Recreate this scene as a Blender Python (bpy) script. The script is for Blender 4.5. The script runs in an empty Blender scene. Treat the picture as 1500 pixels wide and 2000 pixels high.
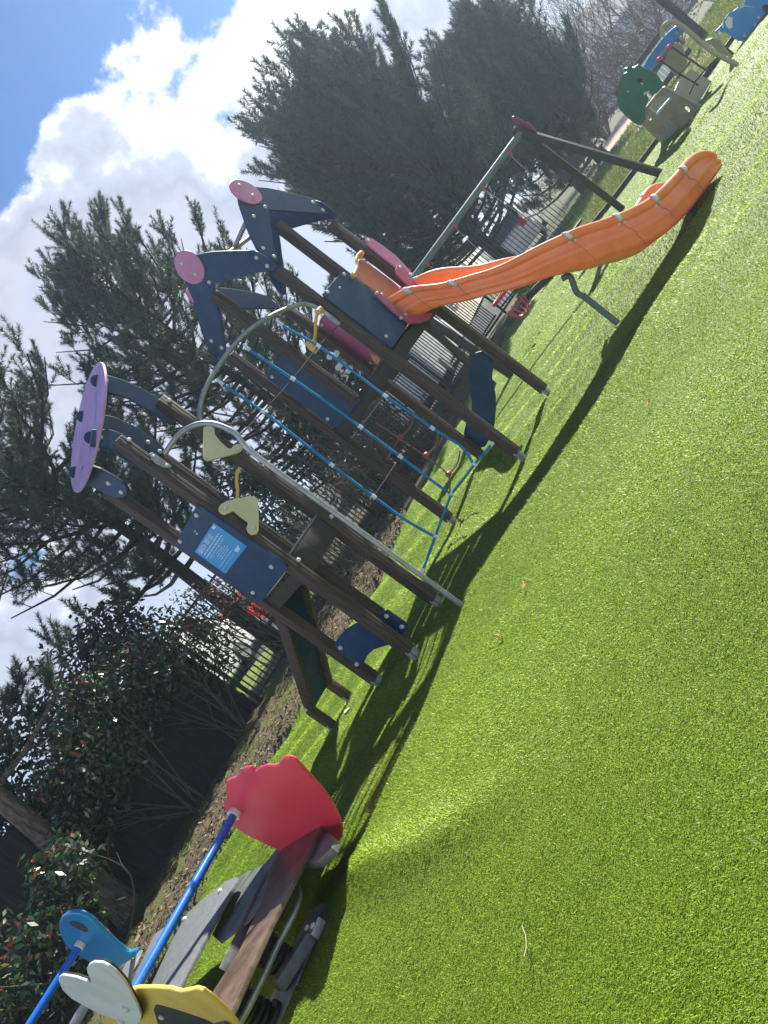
import bpy, bmesh, math, random
import numpy as np
from mathutils import Vector, Matrix
R = math.radians
scene = bpy.context.scene
C = scene.collection
rng = np.random.default_rng(7)
random.seed(7)

# ------------------------------------------------------------------ camera
EYE = 1.5; FPX = 1540.0; ROLL = R(36.24); PITCH = R(5.71)
sr, cr = math.sin(ROLL), math.cos(ROLL)
O = np.array([0, 0, EYE]); FW = np.array([0, math.cos(PITCH), -math.sin(PITCH)])
UP = np.array([0, math.sin(PITCH), math.cos(PITCH)]); RT = np.array([1., 0, 0])
cam = bpy.data.cameras.new('camera'); camo = bpy.data.objects.new('camera', cam); C.objects.link(camo)
cx = sr*RT - cr*UP; cy = cr*RT + sr*UP; cz = -FW
camo.matrix_world = Matrix(((cx[0], cy[0], cz[0], 0), (cx[1], cy[1], cz[1], 0), (cx[2], cy[2], cz[2], EYE), (0, 0, 0, 1)))
cam.sensor_fit = 'VERTICAL'; cam.sensor_height = 36.0; cam.lens = 36.0*FPX/2000.0
cam.clip_start = 0.05; cam.clip_end = 2000
scene.camera = camo

# ------------------------------------------------------------------ sun, sky, exposure
SUN_AZ = R(46); SUN_EL = R(37)
sun = bpy.data.lights.new('sun', 'SUN'); sun.energy = 5.0; sun.angle = R(.5); sun.color = (1, .95, .86)
suno = bpy.data.objects.new('sun', sun); C.objects.link(suno)
sd = Vector((math.sin(SUN_AZ)*math.cos(SUN_EL), math.cos(SUN_AZ)*math.cos(SUN_EL), math.sin(SUN_EL)))
suno.rotation_euler = sd.to_track_quat('Z', 'Y').to_euler(); suno.location = sd*40
scene.view_settings.view_transform = 'Standard'; scene.view_settings.look = 'None'
scene.view_settings.exposure = 1.25; scene.view_settings.gamma = 1

world = bpy.data.worlds.new('World'); scene.world = world; world.use_nodes = True
wt = world.node_tree; wn = wt.nodes; wl = wt.links
for n in list(wn): wn.remove(n)
def N(t, typ, **kw):
    n = t.nodes.new(typ)
    for k, v in kw.items(): setattr(n, k, v)
    return n
wo = N(wt, 'ShaderNodeOutputWorld'); bg = N(wt, 'ShaderNodeBackground'); bg.inputs[1].default_value = 0.1
wl.new(bg.outputs[0], wo.inputs[0])
sky = N(wt, 'ShaderNodeTexSky', sky_type='NISHITA'); sky.sun_disc = False
sky.sun_elevation = SUN_EL; sky.sun_rotation = SUN_AZ; sky.air_density = 1.3; sky.dust_density = .6; sky.ozone_density = 2.5
tc = N(wt, 'ShaderNodeTexCoord')
def wmath(op, a, b=None, clamp=False):
    n = N(wt, 'ShaderNodeMath', operation=op, use_clamp=clamp)
    for i, x in enumerate((a, b)):
        if x is None: continue
        if isinstance(x, (int, float)): n.inputs[i].default_value = x
        else: wl.new(x, n.inputs[i])
    return n.outputs[0]
def wnoise(scale, detail, rough, off=(0, 0, 0), stretch=(1, 1, 1)):
    m = N(wt, 'ShaderNodeMapping'); m.inputs[1].default_value = off; m.inputs[3].default_value = stretch
    wl.new(tc.outputs['Generated'], m.inputs[0])
    n = N(wt, 'ShaderNodeTexNoise'); n.inputs['Scale'].default_value = scale
    n.inputs['Detail'].default_value = detail; n.inputs['Roughness'].default_value = rough
    wl.new(m.outputs[0], n.inputs['Vector']); return n.outputs['Fac']
def azel(az, el):
    az, el = R(az), R(el)
    return (math.sin(az)*math.cos(el), math.cos(az)*math.cos(el), math.sin(el))
def wblob(d, r0, r1):
    dot = N(wt, 'ShaderNodeVectorMath', operation='DOT_PRODUCT'); wl.new(tc.outputs['Generated'], dot.inputs[0])
    dot.inputs[1].default_value = d
    mr = N(wt, 'ShaderNodeMapRange', interpolation_type='SMOOTHERSTEP'); wl.new(dot.outputs['Value'], mr.inputs[0])
    mr.inputs[1].default_value = math.cos(R(r1)); mr.inputs[2].default_value = math.cos(R(r0))
    return mr.outputs[0]
sxyz = N(wt, 'ShaderNodeSeparateXYZ'); wl.new(tc.outputs['Generated'], sxyz.inputs[0])
big = wnoise(5.0, 10, .56, (3.1, 1.7, .4), (1, 1, 1.35)); fine = wnoise(17, 8, .6, (.3, 5.2, 2.2))
soft = wnoise(3.2, 5, .55, (7.3, .2, 3.1), (1, 1, 1.6))
f = wmath('MULTIPLY', wmath('SUBTRACT', .365, sxyz.outputs['Z']), 4.2)
f = wmath('ADD', f, wmath('MULTIPLY', wblob(azel(5.5, 20.5), 2, 9), .52))
f = wmath('ADD', f, wmath('MULTIPLY', wblob(azel(-9, 22.0), 4, 13), .45))
f = wmath('ADD', f, wmath('MULTIPLY', wblob(azel(15.8, 26.0), .1, 5), .34))
f = wmath('ADD', f, wmath('MULTIPLY', wblob(azel(-18.5, 10.2), .5, 5), -.62))
f = wmath('ADD', f, wmath('MULTIPLY', wmath('SUBTRACT', big, .5), 1.5))
f = wmath('ADD', f, wmath('MULTIPLY', wmath('SUBTRACT', fine, .5), .62))
cov = N(wt, 'ShaderNodeMapRange', interpolation_type='SMOOTHSTEP'); wl.new(f, cov.inputs[0])
cov.inputs[1].default_value = -.02; cov.inputs[2].default_value = .10
body = wmath('ADD', wmath('ADD', f, wmath('MULTIPLY', wmath('SUBTRACT', soft, .5), 2.2)), wmath('MULTIPLY', wmath('SUBTRACT', fine, .5), .5))
rmp = N(wt, 'ShaderNodeValToRGB'); wl.new(wmath('MULTIPLY', body, .8, True), rmp.inputs[0])
e = rmp.color_ramp.elements
e[0].position = .0; e[0].color = (4.2, 4.3, 4.5, 1); e[1].position = 1; e[1].color = (2.6, 2.95, 3.75, 1)
for p_, c_ in ((.12, (5.2, 5.25, 5.3, 1)), (.30, (2.9, 3.2, 3.95, 1)), (.5, (2.3, 2.55, 3.2, 1)), (.72, (2.9, 3.1, 3.7, 1))):
    q_ = e.new(p_); q_.color = c_
skyc = N(wt, 'ShaderNodeMix', data_type='RGBA', blend_type='MULTIPLY'); skyc.inputs[0].default_value = 1
wl.new(sky.outputs[0], skyc.inputs[6]); skyc.inputs[7].default_value = (.22, .33, .49, 1)
cm = N(wt, 'ShaderNodeMix', data_type='RGBA'); wl.new(cov.outputs[0], cm.inputs[0])
wl.new(skyc.outputs[2], cm.inputs[6]); wl.new(rmp.outputs[0], cm.inputs[7]); 
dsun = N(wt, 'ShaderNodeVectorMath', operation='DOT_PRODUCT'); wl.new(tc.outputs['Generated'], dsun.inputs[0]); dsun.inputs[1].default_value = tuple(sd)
fl = N(wt, 'ShaderNodeMapRange', interpolation_type='SMOOTHSTEP'); wl.new(dsun.outputs['Value'], fl.inputs[0]); fl.inputs[1].default_value = .2; fl.inputs[2].default_value = -.4; fl.inputs[3].default_value = 1; fl.inputs[4].default_value = 2.2   # added boost: unseen sky opposite the sun brightened to fill shaded faces
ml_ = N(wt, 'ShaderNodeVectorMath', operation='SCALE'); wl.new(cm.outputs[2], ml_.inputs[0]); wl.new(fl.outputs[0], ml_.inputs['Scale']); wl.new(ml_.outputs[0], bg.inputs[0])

# ------------------------------------------------------------------ pixel -> world helpers (positions measured on the photograph)
def ray(x, y):
    dx, dy = x-750, y-1000
    return FW + RT*(sr*dx-cr*dy)/FPX + UP*(-cr*dx-sr*dy)/FPX
def G(x, y, z=0.0):
    d = ray(x, y); return O + d*(z-EYE)/d[2]
def D(x, y, Y):
    d = ray(x, y); return O + d*Y/d[1]
def v3(p):
    p = np.array(p, float); return np.append(p, 0) if len(p) == 2 else p
def PL(x, y, P, n):
    d = ray(x, y); P = v3(P); n = v3(n); return O + d*(((P-O) @ n)/(d @ n))

# ------------------------------------------------------------------ materials
def mat(name, color, rough=.6, c2=None, nscale=6, stretch=(1, 1, 1), bump=0, bscale=60, spec=.5, metal=0, transl=0, tint=None, detail=6, contrast=(.35, .65), dirt=None):
    m = bpy.data.materials.new(name); m.use_nodes = True; t = m.node_tree
    b = t.nodes['Principled BSDF']; out = t.nodes['Material Output']
    b.inputs['Roughness'].default_value = rough; b.inputs['Metallic'].default_value = metal
    b.inputs['Specular IOR Level'].default_value = spec
    co = N(t, 'ShaderNodeTexCoord'); mp = N(t, 'ShaderNodeMapping'); mp.inputs[3].default_value = stretch
    t.links.new(co.outputs['Object'], mp.inputs[0])
    def noise(s, d=detail, r=.6):
        n = N(t, 'ShaderNodeTexNoise'); n.inputs['Scale'].default_value = s; n.inputs['Detail'].default_value = d; n.inputs['Roughness'].default_value = r
        t.links.new(mp.outputs[0], n.inputs['Vector']); return n
    rgb = lambda c: (c[0], c[1], c[2], 1)
    col = None
    if c2 is not None:
        n = noise(nscale); mr = N(t, 'ShaderNodeMapRange'); t.links.new(n.outputs['Fac'], mr.inputs[0])
        mr.inputs[1].default_value, mr.inputs[2].default_value = contrast
        mx = N(t, 'ShaderNodeMix', data_type='RGBA'); t.links.new(mr.outputs[0], mx.inputs[0])
        mx.inputs[6].default_value = rgb(color); mx.inputs[7].default_value = rgb(c2); col = mx.outputs[2]
    if tint is not None:                       # per-leaf natural colour: attribute 'tint' 0..1 through a ramp
        at = N(t, 'ShaderNodeAttribute', attribute_name='tint'); rp = N(t, 'ShaderNodeValToRGB')
        t.links.new(at.outputs['Fac'], rp.inputs[0]); el = rp.color_ramp.elements
        el[0].position, el[0].color = tint[0][0], rgb(tint[0][1]); el[1].position, el[1].color = tint[-1][0], rgb(tint[-1][1])
        for p_, c_ in tint[1:-1]: q_ = el.new(p_); q_.color = rgb(c_)
        col = rp.outputs[0]
    if dirt is not None and col is not None:
        n = noise(dirt[0], 5, .65); mr = N(t, 'ShaderNodeMapRange'); t.links.new(n.outputs['Fac'], mr.inputs[0])
        mr.inputs[1].default_value = .5; mr.inputs[2].default_value = .75
        mx = N(t, 'ShaderNodeMix', data_type='RGBA'); ml = N(t, 'ShaderNodeMath', operation='MULTIPLY'); ml.inputs[1].default_value = dirt[2]
        t.links.new(mr.outputs[0], ml.inputs[0]); t.links.new(ml.outputs[0], mx.inputs[0])
        t.links.new(col, mx.inputs[6]); mx.inputs[7].default_value = rgb(dirt[1]); col = mx.outputs[2]
    if col is None: b.inputs['Base Color'].default_value = rgb(color)
    else: t.links.new(col, b.inputs['Base Color'])
    if bump:
        n = noise(bscale, 4, .6); bp = N(t, 'ShaderNodeBump'); bp.inputs['Strength'].default_value = bump; bp.inputs['Distance'].default_value = .01
        t.links.new(n.outputs['Fac'], bp.inputs['Height']); t.links.new(bp.outputs[0], b.inputs['Normal'])
    if transl:
        tr = N(t, 'ShaderNodeBsdfTranslucent'); ms = N(t, 'ShaderNodeMixShader'); ms.inputs[0].default_value = transl
        if col is None: tr.inputs[0].default_value = rgb(color)
        else: t.links.new(col, tr.inputs[0])
        t.links.new(b.outputs[0], ms.inputs[1]); t.links.new(tr.outputs[0], ms.inputs[2]); t.links.new(ms.outputs[0], out.inputs[0])
    return m
M = {}
M['wood'] = mat('weathered_wood', (.030, .020, .017), .62, (.095, .060, .045), 5, (16, 16, .9), .55, 9, .45, dirt=(3, (.15, .11, .09), .4))
M['darkwood'] = mat('dark_wood', (.03, .026, .024), .7, (.07, .055, .045), 5, (14, 14, 1.2), .4, 9, .35)
M['blue'] = mat('blue_board', (.008, .040, .098), .5, (.011, .048, .115), 5, bump=.05, bscale=180, spec=.32, dirt=(9, (.07, .11, .15), .35))
M['pink'] = mat('pink_board', (.36, .055, .12), .45, (.43, .08, .16), 4, bump=.05, bscale=160, dirt=(9, (.42, .16, .22), .4))
M['lavender'] = mat('sky_sheen_lavender_board', (.42, .24, .42), .36, (.50, .33, .52), 3, bump=.05, bscale=120, spec=.6, dirt=(5, (.36, .16, .30), .6))  # sky reflected off the pink disc, put into the base colour as pale lavender
M['hood'] = mat('faded_orange_board', (.50, .17, .09), .5, (.58, .24, .14), 5, bump=.05, bscale=120)
M['plum'] = mat('plum_board', (.20, .045, .10), .45, (.25, .06, .13), 5)
M['disc_pink'] = mat('faded_pink_board', (.50, .15, .28), .4, (.56, .21, .38), 4, bump=.04, bscale=160)
M['orange'] = mat('orange_plastic', (.82, .265, .08), .42, (.87, .35, .125), 5, (1, 1, 1), .08, 30, .5, transl=.2, dirt=(7, (.72, .34, .20), .5))
M['darksteel'] = mat('dull_steel', (.10, .115, .11), .5, (.18, .195, .19), 8, bump=.15, bscale=50, metal=.3)
M['seam'] = mat('joint_seam', (.34, .22, .12), .7, (.42, .28, .16), 30)
M['steel'] = mat('galvanised_steel', (.26, .275, .275), .45, (.40, .41, .41), 9, bump=.12, bscale=60, metal=.6)
M['paintsteel'] = mat('painted_steel', (.09, .13, .135), .5, (.12, .17, .175), 7, bump=.08, bscale=60)
M['bolt'] = mat('bolt_cap', (.56, .54, .50), .4, (.66, .64, .6), 30)
M['rope'] = mat('blue_rope', (.012, .19, .40), .75, (.017, .26, .50), 90, bump=.8, bscale=160)
M['cable'] = mat('dark_cable', (.03, .035, .04), .7, (.05, .055, .06), 80)
M['browncord'] = mat('brown_rope', (.22, .13, .07), .85, (.3, .2, .11), 80, bump=.6, bscale=150)
M['clamp'] = mat('pale_clamp', (.62, .68, .72), .35, (.75, .8, .84), 40)
M['beige'] = mat('beige_board', (.62, .54, .31), .45, (.70, .62, .38), 4, bump=.05, bscale=160, dirt=(8, (.45, .38, .22), .5))
M['tan'] = mat('tan_board', (.31, .265, .175), .5, (.37, .32, .22), 4, bump=.05, bscale=160)
M['yellow'] = mat('yellow_plastic', (.72, .40, .06), .4, (.8, .48, .1), 8)
M['amber'] = mat('amber_board', (.74, .45, .09), .4, (.80, .52, .13), 5, bump=.05, bscale=150, dirt=(6, (.45, .33, .1), .4))
M['red'] = mat('red_board', (.60, .035, .075), .36, (.66, .05, .095), 5, bump=.08, bscale=120, dirt=(7, (.48, .10, .12), .5))
M['redclamp'] = mat('red_clamp', (.5, .03, .05), .5)
M['white'] = mat('white_board', (.66, .64, .58), .45, (.74, .72, .67), 5, dirt=(6, (.45, .42, .34), .5))
M['black'] = mat('black_rubber', (.012, .013, .015), .6, (.02, .021, .023), 20)
M['bluebar'] = mat('blue_painted_bar', (.01, .11, .55), .3, (.014, .15, .62), 12, spec=.6, bump=.1, bscale=70, dirt=(18, (.05, .14, .36), .5))
M['greyboard'] = mat('grey_seat_board', (.11, .12, .125), .5, (.16, .17, .175), 24, bump=.3, bscale=200)
M['brownboard'] = mat('wet_brown_board', (.075, .052, .042), .32, (.17, .12, .085), 6, (1, 1, 1), .3, 90, dirt=(9, (.03, .025, .022), .7))
M['sign'] = mat('blue_notice', (.02, .27, .58), .35, (.025, .30, .62), 10)
M['signtext'] = mat('notice_lettering', (.50, .66, .80), .5)
M['green'] = mat('green_board', (.02, .15, .085), .42, (.03, .19, .11), 6, bump=.05, bscale=150)
M['skyblue'] = mat('sky_blue_board', (.03, .20, .48), .4, (.04, .24, .54), 6, bump=.05, bscale=150)
M['cobalt'] = mat('cyan_board', (.01, .19, .42), .38, (.015, .22, .47), 6, bump=.05, bscale=150)
M['bark'] = mat('pine_bark', (.05, .035, .026), .9, (.22, .165, .125), 5, (5, 5, 1.1), 1.0, 9, .2)
M['limb'] = mat('dark_limb', (.022, .018, .014), .9, (.06, .048, .038), 5, (5, 5, 1.1), .8, 9, .2)
M['twig'] = mat('grey_twig', (.075, .058, .044), .85, (.13, .10, .075), 20)
M['redtwig'] = mat('reddish_twig', (.16, .075, .06), .85, (.24, .12, .09), 20)
M['stem'] = mat('shrub_stem', (.05, .045, .028), .8, (.10, .09, .055), 20)
M['needle'] = mat('pine_needle', (.03, .06, .03), .5, transl=.22, tint=((0, (.022, .046, .030)), (.45, (.045, .080, .052)), (.8, (.085, .125, .080)), (1, (.14, .17, .10))), spec=.4)
M['needle_far'] = mat('dark_pine_needle', (.03, .06, .03), .75, transl=.15, tint=((0, (.020, .042, .030)), (.5, (.036, .066, .046)), (1, (.07, .11, .075))), spec=.2)
M['photinia'] = mat('glossy_leaf', (.03, .06, .02), .28, transl=.12, tint=((0, (.015, .035, .012)), (.6, (.03, .065, .02)), (.86, (.07, .11, .035)), (.9, (.24, .035, .025)), (1, (.33, .07, .035))), spec=.7)
M['darkleaf'] = mat('dark_hedge_leaf', (.02, .04, .018), .5, transl=.1, tint=((0, (.01, .022, .011)), (.7, (.022, .045, .02)), (1, (.05, .08, .03))))
M['redtwigleaf'] = mat('reddish_bud', (.1, .05, .04), .7, transl=.15, tint=((0, (.05, .045, .03)), (.6, (.12, .06, .045)), (1, (.2, .12, .07))))
M['fence'] = mat('dark_fence_board', (.022, .019, .018), .8, (.05, .042, .038), 4, (9, 9, .8), .5, 8, .2)
M['rail'] = mat('green_black_railing', (.012, .03, .026), .5, (.018, .04, .034), 8)
M['cream'] = mat('cream_cladding', (.84, .77, .62), .7, (.88, .81, .68), 2)
M['greywall'] = mat('grey_render', (.30, .31, .32), .8, (.36, .37, .38), 2)
M['roof'] = mat('slate_roof', (.10, .10, .11), .7, (.14, .14, .15), 6)
M['glass'] = mat('window_glass', (.03, .035, .04), .08, spec=.8)
M['carwhite'] = mat('white_car_paint', (.84, .84, .85), .25, spec=.6)
M['carred'] = mat('red_car_paint', (.45, .02, .02), .25, spec=.6)
M['carsilver'] = mat('silver_car_paint', (.38, .39, .41), .28, spec=.6, metal=.3)
M['taillight'] = mat('red_tail_lamp', (.6, .02, .02), .2, spec=.8)
M['leaf'] = mat('dry_leaf', (.28, .10, .025), .7, (.36, .16, .05), 40)
M['straw'] = mat('dry_straw', (.45, .36, .2), .7)
M['whitepicket'] = mat('pale_picket', (.72, .70, .60), .6, (.8, .78, .7), 6)

# ground materials
def ground_mat(name, cols, scales, bump=.5, bscale=40, rough=.9, dist=.02):
    m = bpy.data.materials.new(name); m.use_nodes = True; t = m.node_tree; b = t.nodes['Principled BSDF']
    b.inputs['Roughness'].default_value = rough; b.inputs['Specular IOR Level'].default_value = .2
    co = N(t, 'ShaderNodeTexCoord'); prev = None
    for i, (c_, s_) in enumerate(zip(cols, [None]+scales)):
        if prev is None:
            r_ = N(t, 'ShaderNodeRGB'); r_.outputs[0].default_value = (*c_, 1); prev = r_.outputs[0]; continue
        n = N(t, 'ShaderNodeTexNoise'); n.inputs['Scale'].default_value = s_; n.inputs['Detail'].default_value = 7; n.inputs['Roughness'].default_value = .65
        t.links.new(co.outputs['Object'], n.inputs['Vector'])
        mr = N(t, 'ShaderNodeMapRange'); mr.inputs[1].default_value = .47; mr.inputs[2].default_value = .6; t.links.new(n.outputs['Fac'], mr.inputs[0])
        mx = N(t, 'ShaderNodeMix', data_type='RGBA'); t.links.new(mr.outputs[0], mx.inputs[0]); t.links.new(prev, mx.inputs[6]); mx.inputs[7].default_value = (*c_, 1); prev = mx.outputs[2]
    t.links.new(prev, b.inputs['Base Color'])
    n = N(t, 'ShaderNodeTexNoise'); n.inputs['Scale'].default_value = bscale; n.inputs['Detail'].default_value = 6
    t.links.new(co.outputs['Object'], n.inputs['Vector']); bp = N(t, 'ShaderNodeBump'); bp.inputs['Strength'].default_value = bump; bp.inputs['Distance'].default_value = dist
    t.links.new(n.outputs['Fac'], bp.inputs['Height']); t.links.new(bp.outputs[0], b.inputs['Normal'])
    return m
M['turf'] = ground_mat('turf_backing', [(.15, .235, .010), (.19, .28, .018), (.10, .17, .007)], [1.3, 70], 1.0, 150, .5)
M['lawn'] = ground_mat('lawn', [(.12, .17, .03), (.18, .20, .05), (.09, .13, .025)], [1.1, 28], .8, 60)
M['mulch'] = ground_mat('bark_mulch', [(.10, .075, .045), (.20, .15, .09), (.04, .032, .024), (.10, .125, .025)], [34, 22, 1.1], 1.0, 45, dist=.03)
M['asphalt'] = ground_mat('asphalt', [(.05, .05, .052), (.065, .065, .067)], [9], .3, 120)
M['path'] = ground_mat('path_paving', [(.40, .32, .26), (.34, .28, .23)], [3], .2, 60)
M['soil'] = ground_mat('earth', [(.06, .07, .03), (.09, .085, .045)], [2], .5, 30)
mb_ = bpy.data.materials.new('turf_blade'); mb_.use_nodes = True; t = mb_.node_tree; b = t.nodes['Principled BSDF']
at = N(t, 'ShaderNodeAttribute', attribute_name='tint'); rp = N(t, 'ShaderNodeValToRGB'); t.links.new(at.outputs['Fac'], rp.inputs[0])
el = rp.color_ramp.elements; el[0].color = (.115, .225, .008, 1); el[1].color = (.47, .62, .11, 1)
q_ = el.new(.5); q_.color = (.28, .45, .022, 1)
b.inputs['Roughness'].default_value = .5; b.inputs['Specular IOR Level'].default_value = .4
pn = N(t, 'ShaderNodeAttribute', attribute_name='pile'); t.links.new(pn.outputs['Vector'], b.inputs['Normal'])
t.links.new(rp.outputs[0], b.inputs['Base Color']); tr = N(t, 'ShaderNodeBsdfTranslucent'); t.links.new(rp.outputs[0], tr.inputs[0])
ms = N(t, 'ShaderNodeMixShader'); ms.inputs[0].default_value = .30; t.links.new(b.outputs[0], ms.inputs[1]); t.links.new(tr.outputs[0], ms.inputs[2])
t.links.new(ms.outputs[0], t.nodes['Material Output'].inputs[0]); M['blade'] = mb_

# ------------------------------------------------------------------ mesh helpers
class MB:
    def __init__(s): s.v = []; s.f = []
    def add(s, vs, fs):
        o = len(s.v); s.v += [tuple(map(float, p)) for p in vs]; s.f += [tuple(o+i for i in f) for f in fs]; return s
    def box(s, c, size, ax=None):
        c = np.array(c, float); ax = np.eye(3) if ax is None else np.array(ax); h = np.array(size)/2
        vs = [c+ax[0]*h[0]*i+ax[1]*h[1]*j+ax[2]*h[2]*k for k in (-1, 1) for j in (-1, 1) for i in (-1, 1)]
        return s.add(vs, [(0, 2, 3, 1), (4, 5, 7, 6), (0, 1, 5, 4), (2, 6, 7, 3), (1, 3, 7, 5), (0, 4, 6, 2)])
    def bar(s, a, b, w, h=None, up=(0, 0, 1)):
        a, b = np.array(a, float), np.array(b, float); d = b-a; L = np.linalg.norm(d); d = d/L; up = np.array(up, float)
        x = np.cross(d, up)
        if np.linalg.norm(x) < 1e-3: x = np.cross(d, (1, 0, 0))
        x /= np.linalg.norm(x); y = np.cross(x, d)
        return s.box((a+b)/2, (w, h or w, L), (x, y, d))
    def tube(s, pts, r, seg=8, cap=True):
        pts = [np.array(p, float) for p in pts]; n = len(pts)
        rs = r if hasattr(r, '__len__') else [r]*n
        vs = []; ref = None
        for i, p in enumerate(pts):
            d = pts[min(i+1, n-1)]-pts[max(i-1, 0)]; d = d/(np.linalg.norm(d)+1e-12)
            if ref is None: ref = np.cross(d, (0, 0, 1) if abs(d[2]) < .9 else (1, 0, 0))
            x = ref-d*(ref @ d); x /= (np.linalg.norm(x)+1e-12); ref = x; y = np.cross(d, x)
            vs += [p+rs[i]*(math.cos(2*math.pi*k/seg)*x+math.sin(2*math.pi*k/seg)*y) for k in range(seg)]
        fs = [(i*seg+k, i*seg+(k+1) % seg, (i+1)*seg+(k+1) % seg, (i+1)*seg+k) for i in range(n-1) for k in range(seg)]
        if cap: fs += [tuple(range(seg-1, -1, -1)), tuple((n-1)*seg+k for k in range(seg))]
        return s.add(vs, fs)
    def prism(s, poly, ext):
        n = len(poly); poly = [np.array(p, float) for p in poly]; ext = np.array(ext, float)
        nv = sum((np.cross(poly[i], poly[(i+1) % n]) for i in range(n)), np.zeros(3))
        if nv @ ext > 0: poly = poly[::-1]
        vs = poly+[p+ext for p in poly]
        fs = [tuple(range(n)), tuple(range(2*n-1, n-1, -1))]+[(i, i+n, (i+1) % n+n, (i+1) % n) for i in range(n)]
        return s.add(vs, fs)
    def disc(s, c, nrm, r, th, seg=32):
        c, nrm = np.array(c, float), np.array(nrm, float); nrm = nrm/np.linalg.norm(nrm)
        x = np.cross(nrm, (0, 0, 1) if abs(nrm[2]) < .9 else (1, 0, 0)); x /= np.linalg.norm(x); y = np.cross(nrm, x)
        return s.prism([c+r*(math.cos(2*math.pi*k/seg)*x+math.sin(2*math.pi*k/seg)*y) for k in range(seg)], -nrm*th)
def make(name, mb, m, parent=None, bevel=0, smooth=True, angle=35, bseg=2):
    me = bpy.data.meshes.new(name); off = np.zeros(3)
    p = parent
    while p is not None: off += np.array(p.location); p = p.parent
    me.from_pydata([tuple(np.array(q)-off) for q in mb.v], [], mb.f)
    if bevel:
        bm = bmesh.new(); bm.from_mesh(me); bmesh.ops.remove_doubles(bm, verts=bm.verts, dist=1e-5)
        es = [e for e in bm.edges if len(e.link_faces) == 2 and e.calc_face_angle(0) > R(40)]
        bmesh.ops.bevel(bm, geom=es, offset=bevel, segments=bseg, affect='EDGES', profile=.5, clamp_overlap=True)
        bm.to_mesh(me); bm.free()
    me.materials.append(m); me.update()
    if smooth:
        me.polygons.foreach_set('use_smooth', [True]*len(me.polygons)); me.set_sharp_from_angle(angle=R(angle))
    o = bpy.data.objects.new(name, me); C.objects.link(o); o.parent = parent
    return o
def soup(name, verts, faces_n, m, parent=None, tint=None, smooth=False, gn=None):
    """verts (N,k,3) array of separate k-gons, vectorised"""
    off = np.zeros(3); p = parent
    while p is not None: off += np.array(p.location); p = p.parent
    V = (verts-off).reshape(-1, 3).astype(np.float32); k = faces_n; nf = len(V)//k
    me = bpy.data.meshes.new(name); me.vertices.add(len(V)); me.vertices.foreach_set('co', V.ravel())
    me.loops.add(len(V)); me.loops.foreach_set('vertex_index', np.arange(len(V), dtype=np.int32))
    me.polygons.add(nf); me.polygons.foreach_set('loop_start', np.arange(0, len(V), k, dtype=np.int32))
    if tint is not None:
        a = me.attributes.new('tint', 'FLOAT', 'POINT'); a.data.foreach_set('value', np.repeat(tint, k).astype(np.float32))
    if gn is not None:
        a = me.attributes.new('pile', 'FLOAT_VECTOR', 'POINT'); a.data.foreach_set('vector', np.repeat(gn, k, 0).astype(np.float32).ravel())
    me.update(calc_edges=True); me.validate(); me.materials.append(m)
    o = bpy.data.objects.new(name, me); C.objects.link(o); o.parent = parent
    return o
def thing(name, loc, label, cat, group=None):
    o = bpy.data.objects.new(name, None); C.objects.link(o); o.location = tuple(map(float, v3(loc))); o.empty_display_size = .2
    o['label'] = label; o['category'] = cat
    if group: o['group'] = group
    return o
def tag(o, label, cat, group=None):
    o['label'] = label; o['category'] = cat
    if group: o['group'] = group
    return o
def struct(o, kind='structure'): o['kind'] = kind; return o
_dome = None
def bolt(P, n, r=.022, parent=None, m=None):
    global _dome
    if _dome is None:
        mb = MB(); rings = [(1.0, 0), (1.0, .25), (.86, .52), (.55, .72), (.2, .8)]; sg = 12
        vs = [(a*math.cos(2*math.pi*k/sg), a*math.sin(2*math.pi*k/sg), h) for a, h in rings for k in range(sg)]
        fs = [(i*sg+k, i*sg+(k+1) % sg, (i+1)*sg+(k+1) % sg, (i+1)*sg+k) for i in range(4) for k in range(sg)]+[tuple(4*sg+k for k in range(sg))]
        mb.add(vs, fs); o = make('bolt', mb, M['bolt']); _dome = o.data; bpy.data.objects.remove(o)
    o = bpy.data.objects.new('bolt', _dome); C.objects.link(o); o.parent = parent
    off = np.zeros(3); p = parent
    while p is not None: off += np.array(p.location); p = p.parent
    o.location = tuple(np.array(P, float)-off); o.scale = (r, r, r)
    o.rotation_euler = Vector(tuple(v3(n))).to_track_quat('Z', 'Y').to_euler()
    return o
def bez(pts, n=40):
    """Catmull-Rom through points"""
    P = [np.array(p, float) for p in pts]; P = [2*P[0]-P[1]]+P+[2*P[-1]-P[-2]]; out = []
    m_ = len(P)-3; k = max(2, n//m_)
    for i in range(m_):
        a, b, c, d = P[i:i+4]
        for j in range(k):
            t_ = j/k; out.append(.5*((2*b)+(-a+c)*t_+(2*a-5*b+4*c-d)*t_*t_+(-a+3*b-3*c+d)*t_**3))
    out.append(P[-2]); return out

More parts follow.
